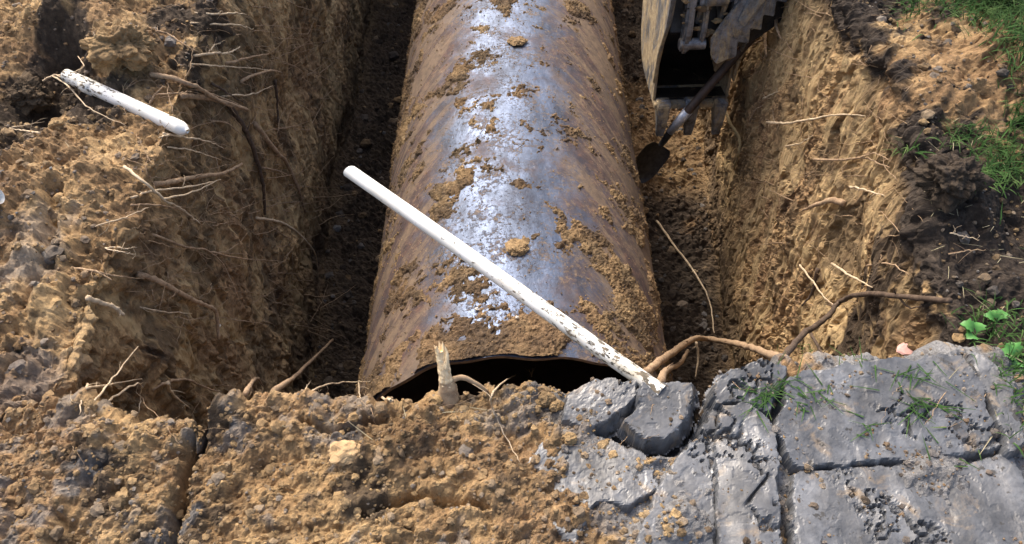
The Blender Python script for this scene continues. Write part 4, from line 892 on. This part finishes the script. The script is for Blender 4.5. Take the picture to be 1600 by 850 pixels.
# dished blade
dn = -ax; sd_ = np.cross(dn, np.array([.3, -.6, .4])); sd_ /= np.linalg.norm(sd_); nn = np.cross(sd_, dn); V_ = []; nu_, nv_ = 11, 13
for side_ in (0, 1):
    for i in range(nv_):
        t = i / (nv_ - 1); wd = .082 * (1 if t < .55 else math.sqrt(max(0, 1 - ((t - .55) / .45) ** 2)) + .02) * (.75 + .25 * min(1, t * 8))
        for j in range(nu_):
            s_ = -1 + 2 * j / (nu_ - 1); V_.append((g1 - g0) + dn * (.02 + .25 * t) + sd_ * wd * s_ + nn * (.022 * s_ * s_ + .02 * t * t - .004 * side_))
Fc = []
for s0 in (0, nu_ * nv_):
    for i in range(nv_ - 1):
        for j in range(nu_ - 1):
            q4 = (s0 + i * nu_ + j, s0 + i * nu_ + j + 1, s0 + (i + 1) * nu_ + j + 1, s0 + (i + 1) * nu_ + j); Fc.append(q4 if s0 == 0 else q4[::-1])
mesh_obj('blade', V_, Fc, M_IRON, spd, True)

# ------------------------------------------------------------------ grass, straw, weeds
def blade(base, L_, az, bend, wdt, lay=0.0):
    d = np.array([math.cos(az), math.sin(az), 0]); s_ = np.array([-d[1], d[0], 0]); V_ = []; n = 4
    for i in range(n + 1):
        t = i / n; a = lay + bend * t; V_c = base + d * L_ * t * math.sin(a if a < 1.57 else 1.57) + np.array([0, 0, L_ * t * math.cos(min(a, 1.5)) + .003])
        ww = wdt * (1 - t ** 2) + .0003; V_ += [V_c - s_ * ww, V_c + s_ * ww + np.array([0, 0, wdt * .5])]
    return V_, [(2 * i, 2 * i + 1, 2 * i + 3, 2 * i + 2) for i in range(n)]
def grass(name, regions, label, mat, cat='grass', Lr=(.03, .09), lay=(.2, 1.1), wd=(.0012, .0028)):
    V_, Fc = [], []
    for (px, py, sx, sy, n) in regions:
        for _ in range(n):
            a, b_ = random.gauss(px, sx), random.gauss(py, sy); bs_ = hit(a, b_)
            v, f = blade(bs_, random.uniform(*Lr), random.uniform(0, 6.28), random.uniform(.2, 1.2), random.uniform(*wd), random.uniform(*lay)); k = len(V_); V_ += v; Fc += [tuple(q + k for q in x) for x in f]
    tag(mesh_obj(name, V_, Fc, mat, smooth=True), label, cat, kind='stuff')
grass('lawn_grass', [(1580, 15, 45, 25, 620), (1530, 5, 50, 12, 260), (1600, 70, 25, 25, 200), (1420, 15, 12, 12, 60), (1660, 200, 30, 90, 700), (1700, 30, 60, 60, 800)], 'green lawn grass at the upper right corner', M_GRASS, Lr=(.04, .11), wd=(.001, .0024))
grass('brink_grass', [(1510, 215, 22, 12, 80), (1560, 240, 22, 14, 130), (1590, 275, 18, 14, 70), (1420, 238, 8, 8, 30), (1545, 270, 22, 12, 120), (1590, 190, 14, 14, 80)], 'green grass tufts on the right brink below the ochre heap', M_GRASS, Lr=(.03, .08), wd=(.0008, .002))
grass('edge_grass', [(1540, 510, 28, 18, 70), (1585, 560, 18, 30, 110), (1590, 640, 12, 30, 30), (1560, 480, 30, 12, 20)], 'short green grass along the lower right edge', M_GRASS, Lr=(.02, .06), wd=(.0008, .002))
grass('cut_grass', [(1240, 595, 22, 9, 18), (1270, 622, 22, 8, 22), (1195, 622, 8, 10, 34), (1420, 585, 24, 10, 22), (1440, 635, 14, 9, 30), (1245, 545, 16, 8, 8), (1330, 560, 20, 8, 10), (1480, 700, 40, 20, 7), (1350, 668, 8, 8, 8)], 'loose green grass blades lying flat on the grey clay slabs', M_GRASS, Lr=(.02, .075), lay=(1.2, 1.5), wd=(.0006, .0016))
grass('straw', [(1500, 330, 60, 50, 14), (1560, 400, 40, 40, 16), (1520, 250, 60, 40, 20), (1560, 620, 30, 50, 12), (600, 680, 200, 30, 6), (130, 150, 90, 60, 10)], 'dry straw bits scattered over the dark soil', M_STRAW, 'straw', Lr=(.02, .08), lay=(1.2, 1.5), wd=(.0004, .0008))
def weed(px, py, leaves, label):
    c = hit(px, py); root_ = empty('leafy_weed', c); tag(root_, label, 'weed', 'leafy weeds at the lower right edge')
    for (az, L_, tilt) in leaves:
        V_, Fc = [], []; n = 9; d = np.array([math.cos(az), math.sin(az), 0]); s_ = np.array([-d[1], d[0], 0])
        for i in range(n + 1):
            t = i / n; wdt = .0015 if t < .25 else L_ * .42 * math.sin(math.pi * min(1, (t - .25) / .75) ** .8) * (1 + .22 * (-1) ** i) + .0008
            cc = d * L_ * t * math.cos(tilt * (1 - t)) + np.array([0, 0, L_ * (.25 + tilt * .6) * math.sin(t * 2.2)]); V_ += [cc - s_ * wdt + np.array([0, 0, wdt * .3]), cc, cc + s_ * wdt + np.array([0, 0, wdt * .3])]
        for i in range(n): k = 3 * i; Fc += [(k, k + 1, k + 4, k + 3), (k + 1, k + 2, k + 5, k + 4)]
        mesh_obj('leaf', V_, Fc, M_LEAF, root_, True)
weed(1524, 526, [(2.6, .045, .6), (3.6, .04, .4), (1.2, .035, .5)], 'bright green weed with lobed leaves beside the far end of the largest clay slab')
weed(1590, 566, [(3.0, .055, .5), (2.0, .045, .6), (3.9, .04, .4)], 'bright green lobed weed at the right edge of the photo')
weed(1556, 505, [(2.8, .035, .5), (.8, .035, .5), (1.7, .03, .6)], 'small leafy weed standing behind the two larger weeds')
print('tris', sum(len(o.data.polygons) * (2 if len(o.data.polygons) and o.data.polygons[0].loop_total == 4 else 1) for o in bpy.data.objects if o.type == 'MESH'))
